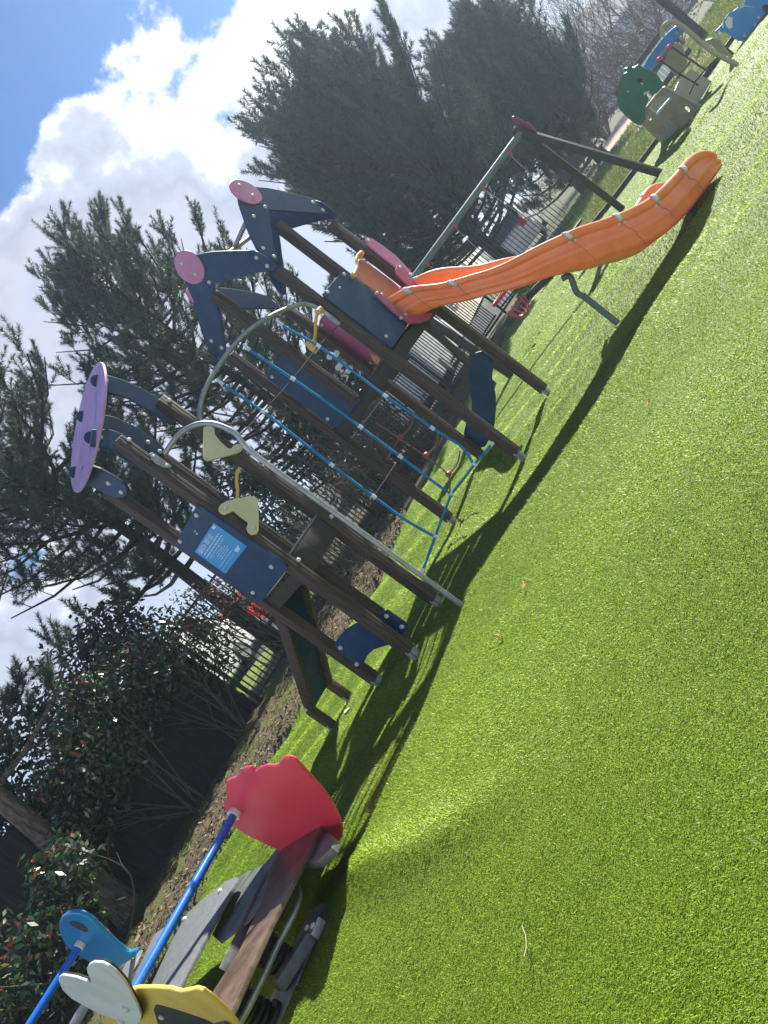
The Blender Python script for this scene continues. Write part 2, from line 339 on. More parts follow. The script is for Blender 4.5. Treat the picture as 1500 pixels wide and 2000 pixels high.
# ------------------------------------------------------------------ ground, paths, beds
AN = .785; e1 = np.array([math.cos(AN), math.sin(AN), 0]); e2 = np.array([-math.sin(AN), math.cos(AN), 0]); ez = np.array([0, 0, 1.])
def height(X, Y):
    """soft wrinkles of the turf"""
    h = .030*np.sin(1.9*Y-.55*X+.6*np.sin(.9*X)+.4)*np.sin(.7*X+.35*Y+1.1)
    h = h+.022*np.sin(4.3*Y+.5*X+1.3*np.sin(1.1*X))*np.clip(np.sin(.8*X-.5*Y+.5)+.35, 0, 1)+.008*np.sin(2.6*X+1.2*Y)
    h = h+.030*np.sin(8.5*Y+1.4*np.sin(.8*X)+.5*X)*np.exp(-((Y-8.2)/2.2)**2)*(.5+.5*np.sin(.9*X+.6*Y))
    h = h+.04*np.exp(-(((Y-7.35)+.35*(X-2.2))/.17)**2)*np.exp(-((X-2.2)/.9)**2)
    c_ = .66*X+.75*Y-2.0; t_ = .75*X-.66*Y+3.69; h = h+.05*np.exp(-((c_+.05*np.sin(4*t_))/.17)**2)*np.exp(-(t_/.75)**2)
    return h
def sheet(name, poly, z, m):
    mb = MB(); mb.add([(p[0], p[1], z) for p in poly], [tuple(range(len(poly)))])
    return struct(make(name, mb, m, smooth=False))
gmb = MB(); gmb.add([(-300, -150, -.12), (300, -150, -.12), (300, 600, -.12), (-300, 600, -.12)], [(0, 1, 2, 3)])
struct(make('ground', gmb, M['soil'], smooth=False))
xs = np.arange(-9, 15.01, .1); ys = np.arange(-2, 19.01, .1)
gx, gy = np.meshgrid(xs, ys); gz = height(gx, gy); nx, ny = len(xs), len(ys)
tmb = MB(); tmb.v = list(zip(gx.ravel().tolist(), gy.ravel().tolist(), gz.ravel().tolist()))
tmb.f = [(j*nx+i, j*nx+i+1, (j+1)*nx+i+1, (j+1)*nx+i) for j in range(ny-1) for i in range(nx-1)]
struct(make('artificial_turf', tmb, M['turf'], angle=180))
# turf boundary towards the planting bed, then the timber kerb towards the lawn
EDGE = [(-12, 1.6), (-4.6, 6.95), (-3.0, 8.81), (-.75, 10.32), (.23, 11.86), (2.2, 14.2), (4.6, 16.4), (5.6, 16.9)]
KERB = [(5.6, 16.9), (5.9, 15.6), (6.93, 14.43), (7.82, 14.33), (10.5, 14.1), (15.5, 13.6)]
def edge_strip(name, pts, back, z0, z1, m, jitter=.0):
    """bed sheet with a rolled front edge, slightly uneven"""
    fine_ = []
    for a, b in zip(pts[:-1], pts[1:]):
        k = max(2, int(math.dist(a, b)/.12))
        fine_ += [tuple(np.array(a)+(np.array(b)-np.array(a))*i/k) for i in range(k)]
    fine_.append(pts[-1]); n = len(fine_); cols = 26; mb = MB(); vs = []
    for i, p in enumerate(fine_):
        q = np.array(back(p)); p = np.array(p)+rng.normal(0, jitter, 2)
        for c in range(cols):
            t_ = (c/(cols-1))**1.4; xy = p+(q-p)*t_
            z = z0 if c == 0 else z1+(rng.normal(0, .018) if c > 1 else 0)+.12*t_*(1-t_)
            vs.append((xy[0], xy[1], z))
    mb.add(vs, [(i*cols+c, (i+1)*cols+c, (i+1)*cols+c+1, i*cols+c+1) for i in range(n-1) for c in range(cols-1)])
    return struct(make(name, mb, m, angle=180))
edge_strip('planting_bed', EDGE, lambda p: (p[0]-3.2, p[1]+5.0), -.05, .045, M['mulch'], .015)
lawn_pts = KERB+[(60, 12), (60, 22), (40, 26), (20, 25), (9.5, 21.5), (6.2, 19.5)]
sheet('lawn', lawn_pts, .06, M['lawn'])
kb = MB()
for a, b in zip(KERB[:-1], KERB[1:]): kb.bar((*a, .03), (*b, .03), .07, .16)
tag(make('timber_edging', kb, M['darkwood'], bevel=.006), 'low dark timber edging board between the turf and the far lawn', 'edging')
kb = MB()
for a, b in zip(EDGE[4:-1], EDGE[5:]): kb.bar((*a, .03), (*b, .03), .06, .14)
tag(make('timber_edging', kb, M['darkwood'], bevel=.006), 'dark edging board along the turf in front of the railing fence', 'edging')
sheet('car_park', [(-60, 27), (-6, 17.2), (9, 23.5), (9, 60), (-60, 60)], -.06, M['asphalt'])
pth = [G(*q, .07)[:2] for q in ((1160, 318), (1206, 238), (1262, 176), (1330, 118), (1385, 84), (1400, 96), (1340, 160), (1262, 240), (1186, 330))]
sheet('path', pth, .07, M['path'])
# loose bark and litter on the bed
n = 9000; seg_ = rng.integers(0, 5, n); t_ = rng.random(n); ed = np.array(EDGE)
px = ed[seg_]+(ed[seg_+1]-ed[seg_])*t_[:, None]; back = np.array([-.54, .84])
px = px+back*(rng.random(n)**1.3*2.6+.0)[:, None]
c_ = np.column_stack([px, .06+.12*0+rng.random(n)*.03]); a_ = rng.random(n)*6.28; L_ = .012+rng.random(n)*.03; W_ = .004+rng.random(n)*.008
d1 = np.column_stack([np.cos(a_), np.sin(a_), rng.normal(0, .3, n)])*L_[:, None]; d2 = np.column_stack([-np.sin(a_), np.cos(a_), rng.normal(0, .4, n)])*W_[:, None]
M['chip'] = mat('bark_chip', (.15, .1, .06), .9, tint=((0, (.03, .024, .018)), (.5, (.10, .07, .04)), (.85, (.22, .16, .09)), (1, (.34, .27, .15))))
struct(soup('bark_chips', np.stack([c_-d1-d2, c_+d1-d2, c_+d1+d2, c_-d1+d2], 1), 4, M['chip'], tint=rng.random(n)), 'stuff')

# turf pile: single blades, denser near the viewer
def turf_blades():
    n = 1150000
    d = 1.5*np.exp(rng.random(n)*math.log(19.0/1.5)); th = rng.uniform(R(-60), R(60), n)
    x, y = d*np.sin(th), d*np.cos(th)
    ex = np.interp(x, [p[0] for p in EDGE], [p[1] for p in EDGE]); kx = np.interp(x, [p[0] for p in KERB], [p[1] for p in KERB]); k = (y < ex-.03) & ((x < 5.6) | (y < kx-.06)) & (x < 14.8)
    x, y, d = x[k], y[k], d[k]; n = len(x)
    sc = np.clip(d/4.0, .6, 2.4)
    clump = np.sin(x*7.1+2*np.sin(y*5.3))*np.sin(y*8.3+2*np.sin(x*4.1))
    L = (.012+.008*rng.random(n))*sc**.5*(1+.2*clump); W = .0016*sc*(.7+.6*rng.random(n))
    a = rng.random(n)*6.283; s1 = np.sin(1.7*x+.9*y)*.5+np.sin(.8*x-2.1*y+1)*.5; dhx = (height(x+.03, y)-height(x-.03, y))/.06; dhy = (height(x, y+.03)-height(x, y-.03))/.06
    lean = np.column_stack([np.cos(a)*.55-.30+.2*s1-dhx*2.5, np.sin(a)*.55-.25-.2*s1-dhy*2.5, np.full(n, .8)])
    lean /= np.linalg.norm(lean, axis=1)[:, None]
    base = np.column_stack([x, y, height(x, y)-.001]); side = np.column_stack([-np.sin(a), np.cos(a), np.zeros(n)])*W[:, None]
    mid = base+lean*L[:, None]*.55; droop = lean.copy(); droop[:, 2] *= .35; tip = mid+droop*L[:, None]*.6
    nr = d < 5.0; q = np.stack([base-side, base+side, np.where(nr[:, None], mid, tip)+side*np.where(nr, .8, .3)[:, None], np.where(nr[:, None], mid, tip)-side*np.where(nr, .8, .3)[:, None]], 1); tq = np.stack([mid-side*.8, mid+side*.8, tip+side*.15, tip-side*.15], 1)[nr]
    tint = np.clip(.45+.22*rng.normal(size=n)+.15*np.sin(x*.8+.7*y)*np.sin(y*2.3-.4*x+.8*np.sin(x))+.06*clump, 0, 1)
    gn = np.column_stack([-dhx*6.5, -dhy*6.5, np.ones(n)])+rng.normal(0, .42, (n, 3))*np.array([1, 1, .4])+lean*.15; gn /= np.linalg.norm(gn, axis=1)[:, None]
    struct(soup('turf_pile', np.concatenate([q, tq]), 4, M['blade'], tint=np.concatenate([tint, tint[nr]]), gn=np.concatenate([gn, gn[nr]])), 'stuff')
turf_blades()
def lawn_blades():
    n = 90000; d = 13*np.exp(rng.random(n)*math.log(3.0)); th = rng.uniform(R(18), R(48), n); x, y = d*np.sin(th), d*np.cos(th)
    lx, ly = [p[0] for p in KERB], [p[1] for p in KERB]; keep = (x > 6) & (y > np.interp(x, lx, ly)+.06) & (x < 30) & (y < 21+.3*(x-6)); x, y, d = x[keep], y[keep], d[keep]; n = len(x)
    a = rng.random(n)*6.283; W = .006*d/13; L = (.03+.03*rng.random(n))*d/14; s = np.column_stack([np.cos(a), np.sin(a), 0*a])*W[:, None]; b = np.column_stack([x, y, .06+0*x])
    t_ = b+np.column_stack([rng.normal(0, .4, n), rng.normal(0, .4, n), np.ones(n)])*L[:, None]
    M['lawnblade'] = mat('lawn_blade', (.15, .18, .04), .7, transl=.3, tint=((0, (.09, .14, .02)), (.6, (.19, .24, .05)), (1, (.34, .33, .12))))
    struct(soup('lawn_grass', np.stack([b-s, b+s, t_+s*.2, t_-s*.2], 1), 4, M['lawnblade'], tint=np.clip(rng.normal(.45, .25, n)+.2*np.sin(x*1.3)*np.sin(y*.9), 0, 1)), 'stuff')
lawn_blades()

# ------------------------------------------------------------------ the climbing frame
A1 = np.array([-.763, 6.143, 0]); SA = .593; A2 = A1+SA*e1; A3 = A1+SA*e2; A4 = A2+SA*e2
B1 = np.array([1.206, 7.419, 0]); SB = 1.198; B2 = B1+SB*e1; B5 = B1+SB*e2; B3 = B2+SB*e2
PW = .095
cf = thing('climbing_frame', (B1+A2)/2, 'large wooden climbing frame with blue panels, an orange slide and a blue rope net', 'climbing frame')
def post(P, z0, z1, parent=cf, name='post'):
    mb = MB(); P = np.array(P); h = PW/2; g_ = .0045; c_ = .010; prof = []
    for k in range(4):
        w = k*math.pi/2; x, y = math.cos(w)*e1+math.sin(w)*e2, -math.sin(w)*e1+math.cos(w)*e2
        prof += [x*h+y*(-h+c_), x*h-y*.020, x*(h-g_)-y*.016, x*h-y*.012, x*h+y*.012, x*(h-g_)+y*.016, x*h+y*.020, x*h+y*(h-c_), x*(h-c_*.3)+y*(h-c_*.3)]
    lev = np.linspace(z0, z1, 9); n_ = len(prof)
    vs = [P+q+ez*z+(e1*math.sin(z*2.1+P[0]*7)+e2*math.cos(z*1.7+P[1]*5))*.0018 for z in lev for q in prof]+[P+q*.9+ez*(z1+.006) for q in prof]
    mb.add(vs, [(i*n_+k, i*n_+(k+1) % n_, (i+1)*n_+(k+1) % n_, (i+1)*n_+k) for i in range(len(lev)) for k in range(n_)]+[tuple(len(lev)*n_+k for k in range(n_)), tuple(range(n_-1, -1, -1))])
    return make(name, mb, M['wood'], parent, angle=28)
def shoe(P, parent):
    mb = MB(); mb.box(np.array(P)+ez*.02, (.05, .05, .14), (e1, e2, ez)); mb.box(np.array(P)+ez*.03, (PW+.012, .018, .12), (e1, e2, ez))
    return make('post_shoe', mb, M['steel'], parent, bevel=.003)
for P, h in ((A1, 2.84), (A2, 2.85), (A3, 2.78), (A4, 2.80), (B1, 2.86), (B2, 2.86), (B5, 2.9), (B3, 2.86)):
    o = post(P, .07, h); shoe(P, o)
# decks
def deck(P, s, z, th, inset):
    mb = MB()
    c = P+(e1+e2)*s/2; k = 6
    for i in range(k):
        mb.box(c+e2*(s-.02)*((i+.5)/k-.5)+ez*(z-.015), (s+.02, (s-.02)/k-.012, .03), (e1, e2, ez))
    for sgn in (-1, 1):
        mb.box(c+e1*sgn*(s/2-.0)+ez*(z-.03-th/2), (.045, s-.1, th), (e1, e2, ez)); mb.box(c+e2*sgn*(s/2-.0)+ez*(z-.03-th/2), (s-.1, .045, th), (e1, e2, ez))
    return make('deck', mb, M['darkwood'], cf, bevel=.004)
deck(A1, SA, 1.22, .12, .05); deck(B1, SB, 1.62, .13, .05)
# traced boards
def board(name, px, P, n, m, th=.018, parent=cf, off=0.0, bevel=.005, smooth_pts=False):
    """outline measured on the photograph, laid on the vertical plane it belongs to; th extrudes away from n"""
    n = v3(n)/np.linalg.norm(n); pts = [PL(x, y, v3(P)+n*off, n) for x, y in px]
    if smooth_pts: pts = [p for p in bez(pts+[pts[0]], 3*len(pts))][:-1]
    mb = MB(); mb.prism(pts, -n*th); return make(name, mb, m, parent, bevel=bevel, angle=14)
def bolts(px, P, n, parent, off=0.0, r=.02):
    n = v3(n)/np.linalg.norm(n)
    for x, y in px: bolt(PL(x, y, v3(P)+n*off, n), n, r, parent)
nA = -e1; nE = -e2
# sign panel on the near face of the small tower
F = A1+nA*(PW/2)
sp = board('panel', [(383, 989), (390, 988), (556, 1101), (562, 1110), (511, 1175), (505, 1178), (346, 1068), (343, 1060)], F, nA, M['blue'], off=.02)
bolts([(384, 1006), (352, 1057), (530, 1107), (494, 1157)], F, nA, sp, .02)
bolts([(381, 1037), (385, 1042)], F, nA, sp, .02, .009)
sg = board('notice_sign', [(417, 1021), (482, 1067), (440.5, 1121), (380, 1078)], F, nA, M['sign'], .003, sp, .0235, .001)
# lettering of the notice: title in letters, the rest in rows of small print
q00, q10, q01 = [PL(x, y, F+nA*.0245, nA) for x, y in ((380, 1078), (417, 1021), (440.5, 1121))]
ux = q10-q00; uy = q01-q00
def on_sign(a, b): return q00+ux*a+uy*b
GL = {'S': ['111', '100', '111', '001', '111'], 'A': ['111', '101', '111', '101', '101'], 'F': ['111', '100', '111', '100', '100'], 'E': ['111', '100', '111', '100', '111'],
      'T': ['111', '010', '010', '010', '010'], 'Y': ['101', '101', '111', '010', '010'], 'N': ['111', '101', '101', '101', '101'], 'O': ['111', '101', '101', '101', '111'], 'I': ['010', '010', '010', '010', '010'], 'C': ['111', '100', '100', '100', '111'], ' ': ['000']*5}
tm = MB(); word = 'SAFETY NOTICE'; cw = .62/len(word)
def cell(mb, a0, b0, a1, b1): mb.prism([on_sign(a0, b0), on_sign(a1, b0), on_sign(a1, b1), on_sign(a0, b1)], nA*.0012)
for i, ch in enumerate(word):
    for r_, row in enumerate(GL[ch]):
        for c2_, bit in enumerate(row):
            if bit == '1': cell(tm, .07+i*cw+c2_*cw*.27, .055+r_*.028, .07+i*cw+(c2_+1)*cw*.27+.002, .055+(r_+1)*.028+.002)
make('title_lettering', tm, M['signtext'], sg, smooth=False); tm = MB()
for (b_, a0, a1, hgt) in ((.24, .10, .84, .035), (.33, .06, .86, .035), (.42, .1, .8, .02), (.50, .34, .62, .016), (.56, .28, .68, .016), (.62, .24, .72, .016), (.68, .28, .64, .016), (.76, .06, .66, .018), (.86, .06, .62, .012)):
    a = a0
    while a < a1:
        w_ = min(.03+random.random()*.07, a1-a); cell(tm, a, b_, a+w_, b_+hgt); a += w_+.018
make('small_print', tm, M['signtext'], sg, smooth=False); tm = MB()
cell(tm, .70, .82, .90, .861); cell(tm, .72, .86, .86, .92); make('emblem', tm, M['signtext'], sg, smooth=False); tm = MB(); cell(tm, .86, .03, .95, .11); make('sticker', tm, M['clamp'], sg, smooth=False)
# stabiliser board near the ground
SPp = A3-e1*(PW/2+.022); SPd = A1+(e1+e2)*.075-SPp; SPn = np.array([SPd[1], -SPd[0], 0]); SPn /= np.linalg.norm(SPn); SPn = SPn if SPn @ (O-SPp) > 0 else -SPn
sb = board('stabiliser_board', [(653, 1262), (656, 1252), (665, 1241), (678, 1228), (694, 1219), (716, 1215), (737, 1206), (751, 1192), (757, 1192), (790, 1215), (796, 1224), (794, 1232), (780, 1245), (766, 1258), (745, 1264), (730, 1269), (718, 1280), (711, 1294), (704, 1302), (696, 1301), (660, 1274)], SPp, SPn, M['blue'])
bolts([(665, 1265), (697, 1297), (755, 1203), (785, 1224)], SPp, SPn, sb, .0)
# roof arms and tilted roof disc of the small tower
cA = A1+(e1+e2)*SA/2
dc = D(169.5, 834, cA[1]); mpx = np.array([-48, 238])/243; ppx = np.array([-238, -48])/243
pw = RT*(sr*ppx[0]-cr*ppx[1])+UP*(-cr*ppx[0]-sr*ppx[1]); vd = dc-O; vd /= np.linalg.norm(vd); pw = pw-vd*(pw @ vd); pw /= np.linalg.norm(pw)
nd = math.sqrt(1-.17**2)*pw-.17*vd
rd = 120.5/FPX*np.linalg.norm(dc-O)
mb = MB(); mb.disc(dc, nd, rd, .022, 56); rdisc = make('roof_disc', mb, M['lavender'], cf, bevel=.006, angle=14)
for (a, b) in (((191, 731.5), (187.5, 755)), ((163, 802), (160, 824)), ((178.5, 842), (175.5, 866)), ((148.5, 910), (144.5, 934))):
    p, q = PL(*a, dc+nd*.001, nd), PL(*b, dc+nd*.001, nd); c0 = (p+q)/2; r_ = np.linalg.norm(p-q)/2; t1 = (q-p)/(2*r_)
    tb = MB(); tb.prism([c0+r_*(math.cos(w)*t1+.95*math.sin(w)*nd) for w in np.linspace(0, math.pi, 14)], np.cross(t1, nd)*.02)
    make('arm_tab', tb, M['blue'], rdisc, bevel=.003)
def arm(px, P, n, off, bl=(), th=.02):
    o = board('roof_arm', px, P, n, M['blue'], th, cf, off); bolts(bl, P, n, o, off); return o
arm([(160, 912), (171, 908), (195, 916), (225, 932.5), (240, 943), (248, 953), (249, 964), (240, 974), (222, 971.5), (192, 958), (153, 940)], A3, nA, PW/2+.02, [(212, 944), (237, 961)])
arm([(180, 806), (195, 808), (225, 814), (270, 835), (312, 866), (321, 876), (320, 886), (308, 890), (285, 886), (240, 870), (180, 845)], A4, nE, PW/2+.02, [(289, 864), (312, 882)])
arm([(180, 838), (215, 838), (238, 846), (256, 858), (278, 895), (276, 908), (268, 910), (252, 902), (231, 889), (219, 877), (205, 874), (176, 870)], A1, nE, -PW/2-.004, [(196, 854)])
arm([(194, 729), (206, 731), (240, 741), (275, 757), (308, 775), (336, 800), (346, 826), (338, 829), (320, 822), (297, 804), (250, 777), (205, 764), (192, 762)], A2, nE, -PW/2-.004, [(207, 744)])
bolts([(252, 859)], A1, nE, cf, PW/2, .018); bolts([(331, 782)], A2, nE, cf, PW/2, .018); bolts([(583, 1094)], A1, nE, cf, PW/2, .02); bolts([(647, 1009)], A2, nE, cf, PW/2, .02)
# handle boards at the entry, with yellow grips
FE = A1+nE*(PW/2)
h1 = board('handle_board', [(398, 834), (397, 890), (401, 897), (408, 899), (464, 885), (471, 881), (474, 875), (471, 868), (464, 866), (457, 869), (451, 876), (444, 874), (430, 861), (420, 848), (419, 836), (409, 830)], FE, nE, M['beige'], .02, off=.03)
bolts([(464, 877), (409, 840)], FE, nE, h1, .03, .018)
h2 = board('handle_board', [(428, 990), (432, 984), (442, 978), (488, 968), (498, 969), (505, 976), (506, 1035), (502, 1042), (493, 1044), (485, 1038), (482, 1030), (485, 1022), (484, 1018), (470, 1008), (457, 997), (449, 1001), (440, 1004.5), (432, 1001), (428, 996)], FE, nE, M['beige'], .02, off=.03)
bolts([(440, 991), (495, 1030)], FE, nE, h2, .03, .02)
gp = MB(); gp.tube(bez([PL(x, y, FE+nE*.0, nE) for x, y in ((468, 914), (463, 926), (462, 942), (464, 958), (462, 985))], 20), .014, 10); make('hand_grip', gp, M['yellow'], cf)
# entry sill between the two front posts
sl = MB(); a_, b_ = A1+nE*.0, A2+nE*.0
sl.box((a_+b_)/2+ez*1.165-e2*.02, (SA-PW-.004, .03, .22), (e1, e2, ez)); make('entry_riser', sl, M['darkwood'], cf, bevel=.004)
sl = MB(); sl.box((a_+b_)/2+ez*1.285-e2*.02, (SA-PW-.004, .05, .016), (e1, e2, ez)); make('entry_sill', sl, M['paintsteel'], cf, bevel=.003)
# ramp down the back
f1, f2 = G(688, 1366), G(657, 1422); rd_ = MB()
for fpt, top in ((f1, (A3+A4)/2+(A4-A3)*.35+ez*1.16), (f2, (A3+A4)/2-(A4-A3)*.35+ez*1.16)):
    mb = MB(); mb.box(fpt+ez*.17, (.075, .075, .26), (e1, e2, ez)); lg = make('ramp_leg', mb, M['wood'], cf, bevel=.006); shoe(fpt, lg)
    mb = MB(); mb.bar(fpt+ez*.28, top, .07, .09); make('ramp_rail', mb, M['wood'], cf, bevel=.006)
t1_, t2_ = (A3+A4)/2+(A4-A3)*.35+ez*1.16, (A3+A4)/2-(A4-A3)*.35+ez*1.16; g1, g2 = f1+ez*.28, f2+ez*.28
mb = MB(); nn = np.cross(t1_-g1, g2-g1); nn /= np.linalg.norm(nn); i_ = .12
mb.prism([g1+(g2-g1)*i_, g2+(g1-g2)*i_, t2_+(t1_-t2_)*i_, t1_+(t2_-t1_)*i_], nn*.02); rb = make('ramp_board', mb, M['blue'], cf, bevel=.003)
for k in range(1, 5):
    mb = MB(); w_ = k/5; mb.bar(g1+(t1_-g1)*w_+(g2-g1)*.14, g2+(t2_-g2)*w_+(g1-g2)*.14, .03, .045); make('ramp_cleat', mb, M['darkwood'], rb, bevel=.003)
bolts([(597, 1386)], f2, nA, cf, .06)
# fireman's pole with its curved head fixed to the front post
pb = G(901.7, 1181.6); Yp = pb[1]
def mixY(t_): return Yp+(A1[1]-.04-Yp)*t_
zp = D(478, 860, Yp)[2]
pole_pts = [pb+ez*-.05, pb+ez*.6, pb+ez*1.2, np.array([pb[0], Yp, zp-.12])]+[D(x, y, mixY(t_)) for x, y, t_ in ((462, 849, .03), (440, 835, .15), (412, 827, .32), (385, 829, .5), (360, 841, .68), (340, 860, .83), (322, 886, 1.0))]
mb = MB(); mb.tube(bez(pole_pts, 80), .021, 12); fp = make('fire_pole', mb, M['steel'], cf)
pl = board('pole_bracket', [(292, 886), (297, 883), (306, 888), (325, 902), (335, 909), (333, 913), (322, 914), (305, 906), (296, 897)], FE, nE, M['steel'], .008, fp, .01, .002)
bolts([(300, 891), (326, 909)], FE, nE, pl, .01, .014)
# the big tower: gables, discs, ridge poles
def gable(P, n, px, dcx, dr, blt, shift=None):
    n = v3(n); off = PW/2+.02
    pts = [PL(x, y, P+n*off, n) for x, y in px]; c0 = PL(*dcx, P+n*(off+.014), n); bp_ = [PL(x, y, P+n*off, n) for x, y in blt[2:]]; bd = [PL(x, y, P+n*(off+.014), n) for x, y in blt[:2]]
    nn = n
    if shift is not None:
        s = v3(shift); pts = [p+s for p in pts]; bp_ = [p+s-n*.02 for p in bp_]; bd = [p+s-n*.028 for p in bd]; c0 = c0+s-n*.034; nn = -n
    mb = MB(); mb.prism(pts, -n*.02); g = make('roof_gable', mb, M['blue'], cf, bevel=.005, angle=14)
    mb = MB(); mb.disc(c0, nn, dr, .014, 40); dd = make('gable_disc', mb, M['disc_pink'], g, bevel=.005, angle=14)
    for p in bd: bolt(p, nn, .018, dd)
    for p in bp_: bolt(p, nn, .02, g)
    return c0
z4 = lambda L: [(330+x/4.412, 330+y/4.412) for x, y in L]
D2px = z4([(700, 150), (740, 152), (850, 160), (960, 183), (1075, 210), (1180, 238), (1262, 268), (1340, 335), (1384, 388), (1310, 380), (1080, 365), (862, 348), (868, 430), (890, 560), (912, 690), (940, 800), (900, 782), (815, 735), (755, 682), (690, 550), (640, 410), (600, 290), (590, 220)])
D1px = z4([(160, 760), (235, 738), (320, 722), (400, 712), (560, 706), (720, 705), (760, 716), (800, 738), (860, 780), (932, 846), (915, 872), (780, 895), (690, 915), (600, 936), (480, 968), (388, 1000), (410, 1110), (432, 1230), (452, 1340), (470, 1430), (492, 1562), (462, 1572), (400, 1520), (342, 1442), (290, 1325), (240, 1205), (198, 1110), (160, 1030), (130, 950)])
b1 = z4([(112, 818), (230, 905), (348, 975), (755, 765), (848, 835), (368, 1480), (455, 1540)]); b2 = z4([(607, 140), (722, 230), (828, 328), (810, 685), (905, 755), (1240, 290), (1325, 355), (730, 410)])
c1 = gable(B1, nA, D1px, (369.7, 522.7), .165, b1); c3 = gable(B1, nA, D1px, (369.7, 522.7), .165, b1, e1*(SB+PW+.06))
c2 = gable(B1, nE, D2px, (480.3, 374.2), .165, b2); c4 = gable(B1, nE, D2px, (480.3, 374.2), .165, b2, e2*(SB+PW+.06))
for a, b in ((c1, c3), (c2, c4)):
    mb = MB(); d_ = (b-a)/np.linalg.norm(b-a); mb.tube([a-ez*.12+d_*.03, b-ez*.12-d_*.03], .024, 12); make('ridge_pole', mb, M['steel'], cf)
# half posts carried by the deck under the two near gables
mL = (B1+B5)/2+nA*(PW/2+.05); mR = (B1+B2)/2+nE*0
post(mL, 1.60, 3.28, name='half_post'); post(mR, 1.64, 3.2, name='half_post')
bolts([(705, 764)], mL, nE, cf, .05)
# panels of the big tower
gp_ = board('panel', [(668, 529), (675, 527), (790, 628), (796, 635), (770, 675), (764, 678), (634, 579), (630, 573)], B1, nE, M['blue'], off=PW/2+.02)
bolts([(672, 536), (640, 571), (782, 622), (754, 657)], B1, nE, gp_, PW/2+.02); bolts([(664, 562)], B1, nE, gp_, PW/2+.02, .012)
p2 = board('panel', [(557, 677), (564, 676), (708, 781), (660, 834), (653, 834), (522, 741), (519, 734)], B1, nA, M['blue'], off=PW/2+.0, th=.018)
bolts([(563, 687), (532, 736), (674, 772), (640, 818)], B1, nA, p2, PW/2)
pk = board('panel', [(622, 636), (624, 626), (630, 616), (640, 612), (748, 690), (736, 714), (716, 712)], B2, e1*-1, M['pink'], off=-.06)
bolts([(629, 635), (723, 709)], B2, -e1, pk, -.06)
board('corner_block', [(722, 690), (737, 697), (742, 703), (736, 714), (728, 704)], B2, -e1, M['yellow'], .02, cf, -.055)
# low wavy board between the back posts
wb = board('stabiliser_board', [(919, 700), (928, 690), (940, 686), (955, 694), (963, 702), (965, 712), (961, 728), (961, 742), (965, 757), (968, 775), (968, 800), (966, 826), (962, 846), (948, 872), (936, 876), (918, 866), (905, 848), (910, 826), (920, 806), (921, 785), (917, 760), (915, 728)], B2+e1*.06, -e1, M['blue'])
# wings and the orange hood of the slide
FB = B1+nE*(PW/2)
board('slide_wing', [(713.5, 466), (718, 463), (726, 465), (745, 477), (775, 500), (803, 530), (790, 536), (770, 519), (735, 492), (716, 475)], FB, nE, M['disc_pink'], .02, cf, .02)
fw = board('slide_wing', [(772, 527), (776, 518), (783, 516), (790, 522), (808, 546), (822, 565), (812, 566), (798, 556), (785, 545), (774, 534)], FB, nE, M['pink'], .02, cf, .035)
bolts([(720, 470), (782, 522)], FB, nE, fw, .036, .016)
nw = board('slide_wing', [(732, 574), (735, 569), (740, 567), (748, 571), (755, 583), (775, 602), (799, 616), (823, 614), (840, 610), (845, 613), (840, 623), (822, 630), (802, 631), (786, 622), (770, 610), (745, 587)], FB, nE, M['pink'], .02, cf, .055)
bolts([(737, 572), (746, 575), (792, 614), (783, 621)], FB, nE, nw, .056, .016)
board('slide_hood', [(694, 537), (700, 508), (706, 506), (722, 516), (765, 547), (808, 585), (800, 606), (785, 603), (745, 575), (715, 556)], B1+e2*.08, nE, M['hood'], .03, cf)
# yellow grips
for pts, P, n, o_ in (([(620, 610), (617, 625), (616, 645), (615, 658), (608, 674)], mL, nA, .07), ([(707, 492), (699, 498), (696, 508), (698, 520), (692, 536)], FB, nE, .05)):
    mb = MB(); mb.tube(bez([PL(x, y, P+n*o_, n) for x, y in pts], 20), .015, 10)
    for x, y in (pts[0], pts[-1]): mb.disc(PL(x, y, P+n*o_, n), n, .03, .07, 14)
    make('hand_grip', mb, M['yellow'], cf)
board('grip_bracket', [(594, 671), (601, 667), (612, 678), (621, 684), (616, 692), (604, 684)], mL, nA, M['yellow'], .03, cf, .085)
for x, y in ((645, 695), (656, 692), (662, 716), (682, 722)):
    mb = MB(); p = PL(x, y, B5, e1); mb.tube([p-e2*.03, p+e2*.03], .028, 10); make('bead', mb, M['clamp'], cf)

